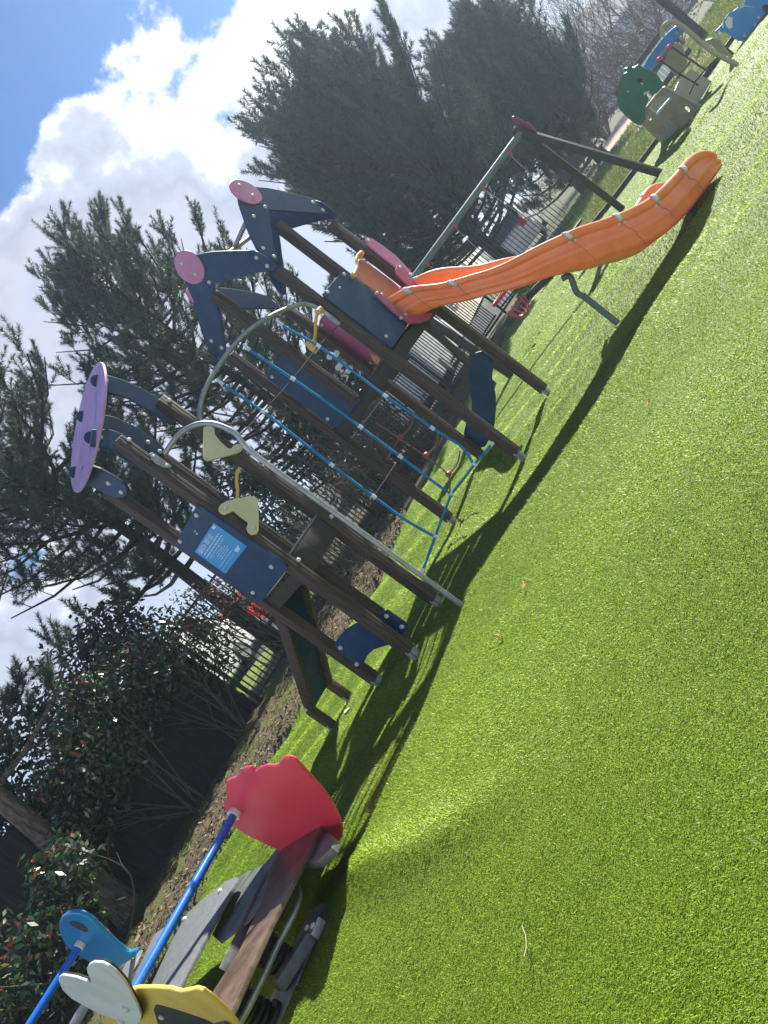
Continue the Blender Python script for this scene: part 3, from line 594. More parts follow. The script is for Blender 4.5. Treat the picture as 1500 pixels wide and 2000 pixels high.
# ---- slide
sx = [1.74, 2.06, 2.3, 2.48, 2.68, 2.87, 3.06, 3.24, 3.42, 3.62, 3.85, 4.15, 4.45, 4.65, 4.76]
sy = [8.14, 7.96, 7.77, 7.66, 7.56, 7.51, 7.49, 7.495, 7.51, 7.54, 7.59, 7.70, 7.84, 7.95, 8.0]
zr = [1.97, 1.81, 1.53, 1.35, 1.19, 1.07, .945, .82, .69, .57, .47, .41, .37, .26, .10]
zb = [1.64, 1.48, 1.24, 1.05, .87, .71, .56, .43, .30, .19, .12, .07, .04, .025, .02]
ctr = bez([(x, y, b_) for x, y, b_ in zip(sx, sy, zb)], 84); rims = bez([(x, y, r_) for x, y, r_ in zip(sx, sy, zr)], 84)
def section(i, hw=.262):
    c, r_ = ctr[i], rims[i]; d = ctr[min(i+1, len(ctr)-1)]-ctr[max(i-1, 0)]; d[2] = 0; d /= np.linalg.norm(d); s = np.array([-d[1], d[0], 0]); H_ = r_[2]-c[2]
    up = ez
    end = i/(len(ctr)-1); wn_ = hw*(1 if end < .955 else math.sqrt(max(.12, 1-((end-.955)/.048)**2)))
    bk_ = .09*math.exp(-((c[0]-4.35)/.45)**2)
    def P(a, h): return np.array([c[0], c[1], c[2]])+s*a*wn_/hw+up*(h+bk_*(a+.26)/.52)
    # outer profile up the left wall, over the rolled rim, down the inside, across the bed, and back over the right rim
    q = H_/.3
    prof = [(-.19, 0), (-.232, .035*q), (-.226, .085*q), (-.250, .105*q), (-.256, .13*q), (-.246, .155*q), (-.228, .17*q), (-.230, .228*q), (-.252, .236*q), (-.272, .258*q), (-.274, .285*q), (-.258, H_+.012), (-.236, H_+.012), (-.220, H_-.006), (-.216, H_*.8), (-.212, H_*.5), (-.20, .07), (-.16, .03), (0, .022)]
    return [P(a, h) for a, h in prof]+[P(-a, h) for a, h in prof[-2::-1]]
rings = [section(i) for i in range(len(ctr))]; ns = len(rings[0]); mb = MB()
mb.add([p for r_ in rings for p in r_], [(i*ns+k, i*ns+(k+1) % ns, (i+1)*ns+(k+1) % ns, (i+1)*ns+k) for i in range(len(rings)-1) for k in range(ns)]+[tuple(range(ns)), tuple((len(rings)-1)*ns+k for k in range(ns-1, -1, -1))])
slide = make('slide', mb, M['orange'], cf, angle=60)
for X in (2.0, 2.3, 3.06, 3.44, 3.82, 4.24):
    i = min(range(len(ctr)), key=lambda j: abs(ctr[j][0]-X)); r_ = rings[i]; d = ctr[i+1]-ctr[i-1]; d /= np.linalg.norm(d)
    cc = ctr[i]+ez*.1
    for sd_ in (0, 1):
        idx = list(range(8, 14)) if sd_ == 0 else [ns-1-k for k in range(8, 14)]
        o_ = [r_[k]+(r_[k]-cc)/np.linalg.norm(r_[k]-cc)*.007 for k in idx]
        mb = MB(); mb.add([p-d*.024 for p in o_]+[p+d*.024 for p in o_], [(k, k+1, k+7, k+6) if k+7 < 12 else (k, k+1, k+7, k+6) for k in range(5)])
        cl = make('clamp', mb, M['clamp'], slide, angle=60)
        so = cl.modifiers.new('thickness', 'SOLIDIFY'); so.thickness = .006; so.offset = 0
    # moulded joint seam round the outside with its bolt
    se = [r_[k]+(r_[k]-cc)/np.linalg.norm(r_[k]-cc)*.004 for k in range(0, 10)]
    mb = MB(); mb.tube(se, .003, 6); make('joint_seam', mb, M['seam'], slide)
    out = r_[5]-cc; out[2] = 0; bolt(r_[7]+d*.03, out, .016, slide); bolt(r_[7]-d*.03, out, .016, slide)
lb = G(1205, 630); el_ = D(1110, 545, lb[1]); kn = lb+ez*.48
mb = MB(); mb.tube([lb-ez*.05, lb+ez*.44], .032, 14); mb.tube(bez([lb+ez*.42, lb+ez*.5+RT*-.01, el_+RT*.03, el_-RT*.03+ez*.05], 16), .03, 12); make('slide_leg', mb, M['paintsteel'], cf)
fb = G(1356, 408); mb = MB()
for k in (-1, 1): mb.box(fb+e1*.06*k+ez*.04, (.03, .05, .16), (e1, e2, ez))
mb.box(fb+ez*.1, (.2, .06, .03), (e1, e2, ez)); make('slide_foot', mb, M['black'], cf, bevel=.004)

# ---- arch and blue rope net between the towers
rp_a = A2+e1*.07; rp_b = B1-e1*.07
nN = np.array([(rp_b-rp_a)[1], -(rp_b-rp_a)[0], 0]); nN /= np.linalg.norm(nN)
NP = lambda x, y: PL(x, y, rp_a, nN)
mb = MB(); mb.tube(bez([NP(*q) for q in ((392, 822), (390, 806), (396, 772), (416, 732), (452, 680), (492, 641), (540, 612), (585, 595), (606, 596), (628, 606), (655, 626))], 70), .021, 12); ar = make('net_arch', mb, M['steel'], cf)
mb = MB(); p = NP(655, 625); mb.box(p, (.06, .03, .12), (e1, e2, ez)); make('arch_bracket', mb, M['steel'], ar, bevel=.004)
ropes = [[(436, 752), (514, 804), (572, 849), (648, 908), (730, 970), (790, 1014), (820, 1032), (838, 1042), (850, 1048)], [(488, 684), (572, 740), (640, 787), (704, 834), (782, 892), (840, 936), (882, 966)],
         [(552, 636), (622, 676), (690, 726), (752, 773), (800, 805), (844, 836), (880, 858), (905, 876), (926, 908)], [(825, 1116), (838, 1081), (850, 1048), (866, 1005), (882, 966), (904, 937), (926, 908), (943, 888), (960, 868)]]
cl_at = {0: [1, 3, 4, 8], 1: [1, 3, 4, 6], 2: [1, 3, 5, 8], 3: [0, 8]}
for i, L in enumerate(ropes):
    mb = MB(); mb.tube(bez([NP(*q) for q in L], 60), .0125, 8); ro = make('rope', mb, M['rope'], cf)
    for k in cl_at[i]:
        p = NP(*L[k]); a = NP(*L[max(0, k-1)]); b = NP(*L[min(len(L)-1, k+1)]); d = (b-a)/np.linalg.norm(b-a)
        mb = MB(); mb.tube([p-d*.022, p+d*.022], .02, 10); make('rope_clamp', mb, M['clamp'], ro)
    if i < 3:
        p = NP(*L[0]); q = NP(L[0][0]-13, L[0][1]-12); mb = MB(); mb.tube([p, q], [.018, .010], 8); make('rope_end', mb, M['clamp'], ro)
for L in ([(466, 853), (514, 804), (572, 740), (622, 676), (664, 632)], [(590, 975), (648, 908), (704, 834), (752, 773), (788, 722)], [(676, 1035), (730, 970), (782, 892), (844, 836), (872, 772)]):
    mb = MB(); mb.tube([NP(*q) for q in L], .006, 6); make('net_cable', mb, M['cable'], cf)
# brown climbing rope on the far side
for L in ([(735, 826), (780, 856), (831, 891), (874, 927), (879, 960)], [(810, 810), (801, 834), (784, 853)], [(856, 846), (851, 870), (834, 889)], [(899, 880), (893, 905), (877, 926)], [(780, 856), (768, 876), (755, 898)]):
    mb = MB(); mb.tube(bez([PL(x, y, B5+e1*.3, e1) for x, y in L], 24), .009, 6); make('climbing_rope', mb, M['browncord'], cf)
for q in ((780, 856), (831, 891), (875, 928)):
    mb = MB(); p = PL(*q, B5+e1*.3, e1); mb.disc(p, -e1, .032, .04, 12); make('rope_clamp', mb, M['redclamp'], cf, bevel=.006)

# ------------------------------------------------------------------ vegetation
def needles(shoots, per, L, w, seed, spread=.75, shoot_len=.26):
    """shoots: (n,6) start + direction; returns triangles (n*per,3,3) and tint"""
    g = np.random.default_rng(seed); n = len(shoots); P = np.repeat(shoots[:, :3], per, 0); d = np.repeat(shoots[:, 3:6], per, 0)
    t_ = g.random(n*per)**.8; rad = g.normal(size=(n*per, 3)); rad -= d*np.sum(rad*d, 1)[:, None]; rad /= np.linalg.norm(rad, axis=1)[:, None]+1e-9
    ln = np.repeat(shoots[:, 6], per) if shoots.shape[1] > 6 else 1.0
    base = P+d*(t_*shoot_len*ln)[:, None]; fwd = .42+.75*np.clip((t_-.7)/.3, 0, 1); dr = d*fwd[:, None]+rad*(spread*(.75+.4*g.random(n*per)))[:, None]; dr /= np.linalg.norm(dr, axis=1)[:, None]
    side = np.cross(dr, g.normal(size=(n*per, 3))); side /= np.linalg.norm(side, axis=1)[:, None]+1e-9
    tip = base+dr*(L*(.7+.5*g.random(n*per)))[:, None]
    tri = np.stack([base-side*w/2, base+side*w/2, tip], 1)
    tint = np.clip(np.repeat(g.beta(1.6, 2.2, n), per)+g.normal(0, .06, n*per)+.10*t_, 0, 1)
    return tri, tint
def pine(name, label, base, height, profile, zlow, nb, seed, per=26, L=.12, w=.011, trunk_r=.16, lean=(0, 0), twigs=7, m='needle', group='pines behind the play area', off=(0, 0), up=.45, sl=.26, top=None, fan=5, fan_len=1.0, limb='bark', windk=1.0):
    g = np.random.default_rng(seed); wind = np.array([.30, .05, 0])*windk; root = thing(name, (base[0], base[1], 0), label, 'tree', group)
    zs = np.linspace(-.1, height, 12); trunk = [np.array([base[0]+lean[0]*(z/height)+off[0]*(max(0, z-zlow)/(height-zlow))**.8*0+.05*math.sin(z*1.1+seed), base[1]+lean[1]*(z/height), z]) for z in zs]
    tm = MB(); tm.tube(trunk, [trunk_r*(1.25 if i == 0 else 1-.9*i/11) for i in range(12)], 10)
    sh = []
    for b in range(nb):
        fz = ((b+g.random())/nb)**.85; z0 = zlow+(height*.97-zlow)*fz; R_ = np.interp(z0/height, [p[0] for p in profile], [p[1] for p in profile])*(.75+.4*g.random())
        az = b*2.39996+g.normal(0, .35); i = np.interp(z0, zs, range(12)); c = trunk[int(i)]+(trunk[min(11, int(i)+1)]-trunk[int(i)])*(i-int(i))
        dh = np.array([math.cos(az), math.sin(az), 0]); o2 = np.array([off[0], off[1], 0])*.5
        upk = up*(.6+.8*fz)
        pts = [c, c+(dh*R_+o2)*.35+ez*R_*(-.02+.10*upk), c+(dh*R_+o2)*.7+ez*R_*(.28*upk), c+dh*R_+o2+ez*R_*(.75*upk)]
        r0 = .012+.020*R_*(1-fz*.5); tm.tube(pts, [r0, r0*.75, r0*.5, r0*.25], 5, cap=False)
        bp = bez(pts, 12)
        bw = wind*(.4+1.2*g.random())+g.normal(0, .12, 3)*np.array([1, 1, .3])
        for k in range(twigs):
            q = .16+.84*(k+.3+.7*g.random())/twigs; j = min(int(q*(len(bp)-2)), len(bp)-2); p = bp[j]; d = bp[j+1]-bp[j]; d /= np.linalg.norm(d)
            sd = np.cross(d, ez); sd /= np.linalg.norm(sd)+1e-9
            td = d*.6+sd*g.normal(0, .55)+ez*(.35+.5*up)+bw; td /= np.linalg.norm(td); tl = (.25+.4*g.random())*(.6+.4*R_/2.2)*fan_len
            e_ = p+td*tl; mid = p+td*tl*.5-ez*.03; tm.tube([p, mid, e_], [.011, .008, .005], 4, cap=False)
            for i_ in range(fan):
                f_ = 1.0 if i_ == 0 else .25+.75*g.random(); sp_ = g.normal(0, .42, 3)*(0.3 if i_ == 0 else 1)
                dd = td*.8+ez*(.25+.35*up)+bw+sp_; dd /= np.linalg.norm(dd); sh.append((*(p+td*tl*f_), *dd, .7+.55*g.random()))
    if top is None and windk > .9:
        for k in range(6): dd = ez+g.normal(0, .3, 3); dd /= np.linalg.norm(dd); sh.append((*trunk[-1], *dd, 1.2))
    make('trunk', tm, M[limb], root, angle=70)
    tri, tint = needles(np.array(sh), per, L, w, seed+1, shoot_len=sl); soup('crown', tri, 3, M[m], root, tint)
    return root
pine('pine_tree', 'tall loose pine with brush like shoots rising behind the two wooden towers', (.45, 17.2), 8.1, [(0, 2.2), (.25, 2.6), (.5, 2.6), (.72, 2.1), (.88, 1.4), (1, .5)], 1.0, 96, 11, per=120, L=.10, w=.012, up=.6, sl=.41, twigs=6, fan=5, limb='limb')
pine('pine_tree', 'pine with sparse drooping limbs left of the tilted pink roof disc', (-3.17, 15.0), 8.7, [(0, 1.9), (.35, 2.5), (.6, 2.5), (.85, 1.8), (1, .6)], 2.3, 96, 23, per=120, L=.10, w=.012, trunk_r=.17, off=(-.9, 0), up=.45, sl=.40, twigs=6, fan=5, limb='limb')
tb3, tt3 = G(262, 1788), D(0, 1568, 10.2)
pine('pine_tree', 'pine with thick leaning rough trunk standing in the shrub bed', (tb3[0], tb3[1]+.02), 6.4, [(0, 1.7), (.35, 2.4), (.6, 2.0), (1, .6)], 2.2, 30, 31, per=140, L=.11, w=.009, trunk_r=.20, lean=((tt3[0]-tb3[0])*2.3, .3), up=.3, sl=.32, twigs=5, fan=5)
pine('pine_tree', 'broad dense dark conifer behind the slide, larger of the two', (7.6, 21.6), 7.0, [(0, 2.4), (.2, 2.7), (.5, 2.7), (.75, 2.3), (.9, 1.8), (1, 1.2)], 1.25, 132, 41, per=110, L=.15, w=.020, trunk_r=.22, m='needle_far', windk=.5, up=.9, sl=.62, twigs=6, fan=5, fan_len=1.5, limb='limb')
pine('pine_tree', 'narrower dense dark conifer right of the big one, above the swing frame', (12.9, 24.5), 5.1, [(0, 2.2), (.25, 2.2), (.55, 1.8), (.8, 1.4), (1, .6)], 1.2, 95, 43, per=110, L=.15, w=.020, trunk_r=.18, m='needle_far', windk=.5, up=.9, sl=.62, twigs=6, fan=5, fan_len=1.5, limb='limb')
pine('pine_tree', 'low dark conifer whose skirt reaches the lawn behind the swing', (12.3, 25.6), 4.2, [(0, 1.9), (.4, 1.9), (.8, 1.2), (1, .4)], .2, 46, 47, per=90, L=.15, w=.022, trunk_r=.14, m='needle_far', up=.7, sl=.5, twigs=6, fan=5, limb='limb')
def leaf_cloud(n, c, rad, size, seed, shell=.45, zmin=.02):
    g = np.random.default_rng(seed); d = g.normal(size=(n, 3)); d /= np.linalg.norm(d, axis=1)[:, None]; r_ = (shell+(1-shell)*g.random(n)**.6)
    lump = 1+.22*np.sin(d[:, 0]*5+seed)*np.sin(d[:, 1]*6+seed*2)+.16*np.sin(d[:, 2]*9+d[:, 0]*7)
    P = np.array(c)+d*(r_*lump)[:, None]*np.array(rad); P[:, 2] = np.maximum(P[:, 2], zmin+.1*g.random(n))
    nrm = d*.6+g.normal(size=(n, 3))*.7+np.array([0, 0, .4]); nrm /= np.linalg.norm(nrm, axis=1)[:, None]
    a = np.cross(nrm, g.normal(size=(n, 3))); a /= np.linalg.norm(a, axis=1)[:, None]; b = np.cross(nrm, a)
    s = (size*(.6+.7*g.random(n)))[:, None]
    quad = np.stack([P-a*s, P-b*s*.42, P+a*s, P+b*s*.42], 1)
    return quad, np.clip(g.random(n)*.8+.2*(d[:, 2]*.5+.5)+g.normal(0, .05, n), 0, 1)
def shrub(name, label, base, clouds, m, nstem, seed, leaf=.05, group=None, cat='shrub', stem_m='stem', stem_r=.016, trunk_name='stems', fork=True):
    g = np.random.default_rng(seed); root = thing(name, (*base[:2], 0), label, cat, group); sm = MB()
    for k in range(nstem):
        c, rad, n = clouds[k % len(clouds)]; tgt = np.array(c)+g.normal(size=3)*np.array(rad)*.45
        b0 = np.array([base[0]+g.normal(0, .10), base[1]+g.normal(0, .10), -.05]); mid = b0*.5+tgt*.5+g.normal(0, .14, 3)+np.array([0, 0, .05])
        L_ = bez([b0, mid, tgt], 10); sm.tube(L_, np.linspace(stem_r, stem_r*.35, len(L_)), 5, cap=False)
        if fork:
            for q in range(3):
                s0 = L_[3+q*2]; t2 = s0+(tgt-b0)*.28+g.normal(0, .22, 3); sm.tube([s0, (s0+t2)/2+g.normal(0, .03, 3), t2], [stem_r*.5, stem_r*.35, stem_r*.2], 4, cap=False)
    make(trunk_name, sm, M[stem_m], root, angle=80)
    qs, ts = zip(*[leaf_cloud(n, c, rad, leaf, seed+i) for i, (c, rad, n) in enumerate(clouds)])
    soup('foliage', np.concatenate(qs), 4, M[m], root, np.concatenate(ts)); return root
PG = 'shrubs along the dark fence'
shrub('photinia_shrub', 'glossy shrub with red tips in the bottom left corner beside the pine trunk', (-5.9, 8.75), [((-6.0, 8.5, .75), (.75, .6, .6), 1500), ((-5.4, 8.9, 1.15), (.45, .45, .4), 700), ((-6.8, 8.1, .9), (.7, .6, .7), 900)], 'photinia', 9, 51, .055, PG)
shrub('photinia_shrub', 'tall glossy shrub with bare fanned stems right of the leaning pine trunk', (-4.75, 10.9), [((-5.1, 10.5, 1.6), (.9, .6, .7), 2600), ((-4.5, 10.9, 2.0), (.8, .55, .6), 1900), ((-5.6, 10.2, 1.2), (.45, .4, .4), 700)], 'photinia', 9, 53, .05, PG)
shrub('photinia_shrub', 'dark shrub with many bare stems between the other shrub and the railing', (-3.9, 11.7), [((-4.0, 11.4, 1.8), (.95, .6, .7), 2600), ((-3.4, 12.0, 1.35), (.6, .4, .7), 1300)], 'photinia', 10, 57, .045, PG)
shrub('photinia_shrub', 'sparse reddish shrub in front of the railing behind the ramp', (-2.5, 12.6), [((-2.9, 12.3, 1.5), (.7, .4, .6), 1500), ((-2.1, 12.7, 1.2), (.6, .4, .7), 900)], 'redtwigleaf', 12, 59, .035, PG)
HG = 'evergreens behind the fence'
shrub('evergreen_tree', 'dark bushy evergreen behind the fence, nearest to the left edge', (-7.6, 10.9), [((-7.6, 11.2, 1.9), (1.5, .9, 1.6), 5500), ((-6.2, 12.0, 2.1), (1.2, .8, 1.4), 4000)], 'darkleaf', 4, 61, .07, HG, 'tree', 'bark', .05, 'trunk', False)
shrub('evergreen_tree', 'dark bushy evergreen behind the fence below the tilted roof disc', (-5.0, 13.2), [((-5.0, 13.2, 1.9), (1.3, .9, 1.4), 4200), ((-4.3, 13.3, 2.6), (.7, .6, .7), 1200)], 'darkleaf', 4, 63, .07, HG, 'tree', 'bark', .05, 'trunk', False)
shrub('evergreen_tree', 'dark bushy evergreen hidden behind the blue notice panel tower', (-1.7, 15.6), [((-1.4, 15.8, 1.9), (1.0, .7, 1.1), 2600)], 'darkleaf', 4, 65, .07, HG, 'tree', 'bark', .05, 'trunk', False)
shrub('evergreen_tree', 'dark bushy evergreen seen through the blue rope net', (1.0, 17.6), [((.9, 17.6, 1.5), (1.5, .9, 1.4), 4200)], 'darkleaf', 4, 67, .07, HG, 'tree', 'bark', .05, 'trunk', False)
def bare(name, label, base, h, seed, n0=7, spread=.5, m='twig', r0=.03, depth=4, group='bare shrubs', buds=0, cat='shrub', z0=0.0):
    g = np.random.default_rng(seed); root = thing(name, (*base[:2], 0), label, cat, group); mb = MB(); tips = []
    def grow(p, d, L, r, k):
        q = p+d*L*.5+g.normal(0, .05*L, 3); e_ = q+(d+g.normal(0, .16, 3)+ez*.08)*L*.5; mb.tube([p, q, e_], [r, r*.8, r*.6], 4 if k > 2 else 3, cap=False); tips.append(e_); tips.append(q)
        if k == 0: return
        for i in range(2+(g.random() < .55)):
            nd_ = d+g.normal(0, .42, 3)+ez*.12; nd_ /= np.linalg.norm(nd_); grow(p+(e_-p)*(.45+.55*g.random()), nd_, L*(.6+.25*g.random()), max(r*.6, .0035), k-1)
    for i in range(n0):
        d = np.array([g.normal(0, spread), g.normal(0, spread), 1.]); d /= np.linalg.norm(d); grow(np.array([base[0]+g.normal(0, .15*spread), base[1]+g.normal(0, .15*spread), z0-.05]), d, h*.36*(.7+.5*g.random()), r0, depth)
    make('branches', mb, M[m], root, angle=80)
    if buds:
        T = np.array(tips); idx = g.integers(0, len(T), buds); P = T[idx]+g.normal(0, .06, (buds, 3)); a = g.normal(size=(buds, 3)); a /= np.linalg.norm(a, axis=1)[:, None]; b = np.cross(a, g.normal(size=(buds, 3))); b /= np.linalg.norm(b, axis=1)[:, None]
        s = (.02+.02*g.random(buds))[:, None]*(1.5 if base[1] > 22 else 1); soup('buds', np.stack([P-a*s, P-b*s*.5, P+a*s, P+b*s*.5], 1), 4, M['redtwigleaf'], root, g.random(buds))
    return root
for lab, b_, h_, sd_, bd in (('brown twiggy shrub on the bed behind the entry of the small tower', (-.9, 12.6), 1.9, 71, 300), ('brown twiggy shrub under the blue rope net', (.3, 13.8), 2.0, 73, 500), ('brown twiggy shrub left of the big tower legs', (1.6, 15.2), 2.0, 75, 500)):
    bare('twiggy_shrub', lab, b_, h_, sd_, 12, .5, 'twig', .014, 4, 'twiggy shrubs in the bed', bd)
for lab, b_, h_, sd_, n_, sp, bd in (('tall bare many stemmed tree at the top, left of the far bungalow', (19.8, 32.5), 7.2, 81, 10, .38, 0), ('bare many stemmed tree nearest the dark conifer', (17.4, 31.5), 5.6, 83, 10, .42, 0), ('bare grey tree in front of the far bungalow', (21.6, 32.0), 5.2, 85, 9, .45, 600)):
    bare('bare_tree', lab, b_, h_, sd_, n_, sp, 'twig', .05, 5, 'bare trees beyond the lawn', bd, 'tree')
for lab, b_, h_, sd_ in (('reddish leafless bush beside the path, left of the green play panel', (16.3, 29.6), 2.6, 91), ('reddish leafless bush behind the green play panel', (18.0, 29.0), 2.8, 93), ('reddish leafless bush behind the sky blue arch', (19.2, 27.4), 2.8, 95), ('dark reddish bush at the top beside the timber post', (20.6, 26.4), 3.0, 97), ('reddish bush at the foot of the low conifer', (14.8, 29.5), 2.2, 99)):
    bare('red_bush', lab, b_, h_, sd_, 16, .6, 'redtwig', .018, 4, 'reddish bushes beyond the lawn', 1500)

# ------------------------------------------------------------------ fences
def boards_fence(a, b, h, label):
    a, b = np.array([*a, 0.]), np.array([*b, 0.]); d = b-a; L = np.linalg.norm(d); d /= L; n_ = np.array([-d[1], d[0], 0]); root = thing('board_fence', a, label, 'fence')
    k = int(L/2.4)+1
    for i in range(k):
        mb = MB(); s0, s1 = L*i/k, L*(i+1)/k; w = .145; q = s0+.06
        while q < s1-.06:
            mb.box(a+d*(q+w/2)+ez*(h/2+.05)+n_*(.012 if int(q/w) % 2 else -.008), (w+.012, .018, h-.05+rng.normal(0, .006)), (d, n_, ez)); q += w
        o = make('fence_panel', mb, M['fence'], root, smooth=False)
        mb = MB()
        for z in (.35, h-.3): mb.box(a+d*(s0+s1)/2+n_*.035+ez*z, (s1-s0-.02, .045, .09), (d, n_, ez))
        make('fence_rail', mb, M['fence'], root, smooth=False)
        mb = MB(); mb.box(a+d*s0+n_*.04+ez*(h/2+.05), (.1, .1, h+.1), (d, n_, ez)); make('fence_post', mb, M['fence'], root, bevel=.005)
    return root
boards_fence((-13.5, 4.3), (-3.62, 12.44), 1.95, 'dark close boarded timber fence behind the shrubs on the left')
def railing(pts, h, label, sp=.105):
    root = thing('railing_fence', (*pts[0], 0), label, 'fence')
    for a, b in zip(pts[:-1], pts[1:]):
        a, b = np.array([*a, 0.]), np.array([*b, 0.]); L = np.linalg.norm(b-a); d = (b-a)/L; k = max(1, round(L/2.5)); n_ = np.array([-d[1], d[0], 0])
        for i in range(k):
            p0, p1 = a+d*L*i/k, a+d*L*(i+1)/k; mb = MB(); l_ = np.linalg.norm(p1-p0); c_ = int(l_/sp)
            for j in range(1, c_): mb.box(p0+(p1-p0)*j/c_+ez*(h/2+.04), (.02, .02, h-.1), (d, n_, ez))
            for z in (.14, h-.12): mb.box((p0+p1)/2+ez*z, (l_-.06, .03, .045), (d, n_, ez))
            for z in np.arange(.34, h-.2, .2): mb.box((p0+p1)/2+ez*z+n_*.013, (l_-.06, .006, .006), (d, n_, ez))
            make('rail_panel', mb, M['rail'], root, smooth=False)
            mb = MB(); mb.box(p0+ez*(h/2), (.06, .06, h+.12), (d, n_, ez)); make('fence_post', mb, M['rail'], root, bevel=.004)
    return root
railing([(-3.58, 12.47), (3.3, 18.5), (5.9, 20.6)], 1.95, 'dark green bar railing behind the planting bed and the towers')
railing([(6.1, 20.6), (8.6, 19.2)], 1.9, 'short dark green bar railing behind the swing, turning towards the lawn')

# ------------------------------------------------------------------ car park and buildings beyond
def building(name, label, c, size, ang, wall, eave, roof_h, windows, group=None):
    root = thing(name, (*c, 0), label, 'building', group); ca, sa = math.cos(ang), math.sin(ang); X = np.array([ca, sa, 0]); Y = np.array([-sa, ca, 0]); c = np.array([*c, 0.]); w, dp = size
    mb = MB(); mb.box(c+ez*eave/2, (w, dp, eave), (X, Y, ez)); wl_ = make('wall', mb, M[wall], root, smooth=False)
    mb = MB(); o = .35; A = [c+X*(w/2+o)*i+Y*(dp/2+o)*j+ez*eave for i, j in ((-1, -1), (1, -1), (1, 1), (-1, 1))]; r1, r2 = c-X*(w/2+o)+ez*(eave+roof_h), c+X*(w/2+o)+ez*(eave+roof_h)
    mb.add(A+[r1, r2], [(0, 1, 5, 4), (2, 3, 4, 5), (3, 0, 4), (1, 2, 5), (3, 2, 1, 0)]); make('roof', mb, M['roof'], root, smooth=False)
    mb = MB(); mb.box(c-Y*(dp/2+o+.02)+ez*(eave-.02), (w+2*o, .03, .2), (X, Y, ez)); make('fascia', mb, M['carwhite'], root, smooth=False)
    for x, z, ww, hh in windows:
        mb = MB(); p = c+X*x-Y*(dp/2+.03)+ez*z
        for sx_ in (-1, 1): mb.box(p+X*sx_*(ww/2), (.07, .1, hh+.07), (X, Y, ez))
        for sz_ in (-1, 1): mb.box(p+ez*sz_*(hh/2), (ww-.07, .1, .07), (X, Y, ez))
        mb.box(p, (.05, .08, hh-.07), (X, Y, ez)); f_ = make('window', mb, M['carwhite'], root, smooth=False)
        mb = MB(); mb.box(p+Y*.02, (ww-.06, .03, hh-.06), (X, Y, ez)); make('pane', mb, M['glass'], f_, smooth=False)
    return root
building('clubhouse', 'long cream clad building beyond the railing, behind parked vehicles', (8.0, 38.5), (22, 6), 1.1, 'cream', 3.1, 1.2, [(-7, 1.5, 1.2, 1.1), (-4.2, 1.5, 1.2, 1.1), (0, 1.5, 1.6, 1.1), (4, 1.5, 1.6, 1.1)])
building('bungalow', 'grey bungalow with a pale fascia at the top behind bare trees', (36, 50), (16, 7), -.5, 'greywall', 3.0, 2.2, [(-4, 1.6, 1.6, 1.1), (0, 1.6, 1.2, 1.1), (4, 1.6, 1.6, 1.1)])
def car(label, c, ang, paint, L=4.2, W=1.75, H=1.45, van=False, name='parked_car', cat='car'):
    root = thing(name, (*c, 0), label, cat, 'vehicles in the car park'); X = np.array([math.cos(ang), math.sin(ang), 0]); Y = np.array([-X[1], X[0], 0]); c = np.array([*c, 0.])
    if van: prof = [(-.5, .35), (-.5, .95*H), (-.46, H), (.18, H), (.30, .9*H), (.40, .56*H), (.49, .46*H), (.5, .25*H), (.47, .2), (-.48, .2)]
    else: prof = [(-.5, .42), (-.49, .62*H), (-.44, .66*H), (-.36, .95*H), (-.30, H), (.05, H), (.12, .96*H), (.26, .66*H), (.44, .55*H), (.5, .42*H), (.49, .2), (-.48, .2)]
    mb = MB(); mb.prism([c+X*x*L+ez*(z+.0)-Y*W/2 for x, z in prof], Y*W); make('body', mb, M[paint], root, bevel=.07, bseg=3)
    gl = [(-.34, .68*H), (-.29, .93*H), (.04, .93*H), (.10, .9*H), (.22, .68*H)] if not van else [(.2, .58*H), (.2, .9*H), (.27, .88*H), (.36, .58*H)]
    for s in (-1, 1):
        mb = MB(); mb.prism([c+X*x*L+ez*z+Y*s*(W/2+.004) for x, z in gl], -Y*s*.02); make('side_window', mb, M['glass'], root, smooth=False)
        mb = MB(); mb.box(c-X*(L/2+.005)+Y*s*(W/2-.2)+ez*.62*H, (.05, .22, .28), (X, Y, ez)); make('tail_light', mb, M['taillight'], root, bevel=.01)
        mb = MB(); mb.box(c+X*(L/2-.05)+Y*s*(W/2-.25)+ez*.45*H, (.12, .3, .14), (X, Y, ez)); make('headlight', mb, M['clamp'], root, bevel=.02)
        for x in (-.31, .31):
            mb = MB(); mb.tube([c+X*x*L+Y*s*(W/2-.16)+ez*.3, c+X*x*L+Y*s*(W/2+.02)+ez*.3], .31, 20); wv = make('wheel', mb, M['black'], root, bevel=.02)
            mb = MB(); mb.tube([c+X*x*L+Y*s*(W/2+.02)+ez*.3, c+X*x*L+Y*s*(W/2+.035)+ez*.3], .19, 16); make('rim', mb, M['steel'], wv)
    mb = MB(); mb.prism([c+X*x*L+ez*z-Y*(W/2-.14) for x, z in (((-.475, .68*H), (-.378, .93*H), (-.384, .94*H), (-.481, .69*H)) if not van else ((-.503, .55*H), (-.503, .9*H), (-.506, .9*H), (-.506, .55*H)))], Y*(W-.28)); make('rear_window', mb, M['glass'], root, smooth=False)
    mb = MB(); mb.prism([c+X*x*L+ez*z-Y*(W/2-.14) for x, z in (((.135, .94*H), (.252, .68*H), (.258, .69*H), (.142, .95*H)) if not van else ((.312, .88*H), (.396, .58*H), (.402, .585*H), (.318, .885*H)))], Y*(W-.28)); make('windscreen', mb, M['glass'], root, smooth=False)
    return root
car('white panel van parked beyond the railing, seen under the big tower deck', (4.3, 24.4), 1.1, 'carwhite', 5.2, 1.95, 2.3, True, 'parked_van', 'van')
car('white car parked beyond the railing right of the white van, behind the swing', (10.9, 28.6), 1.1, 'carwhite')
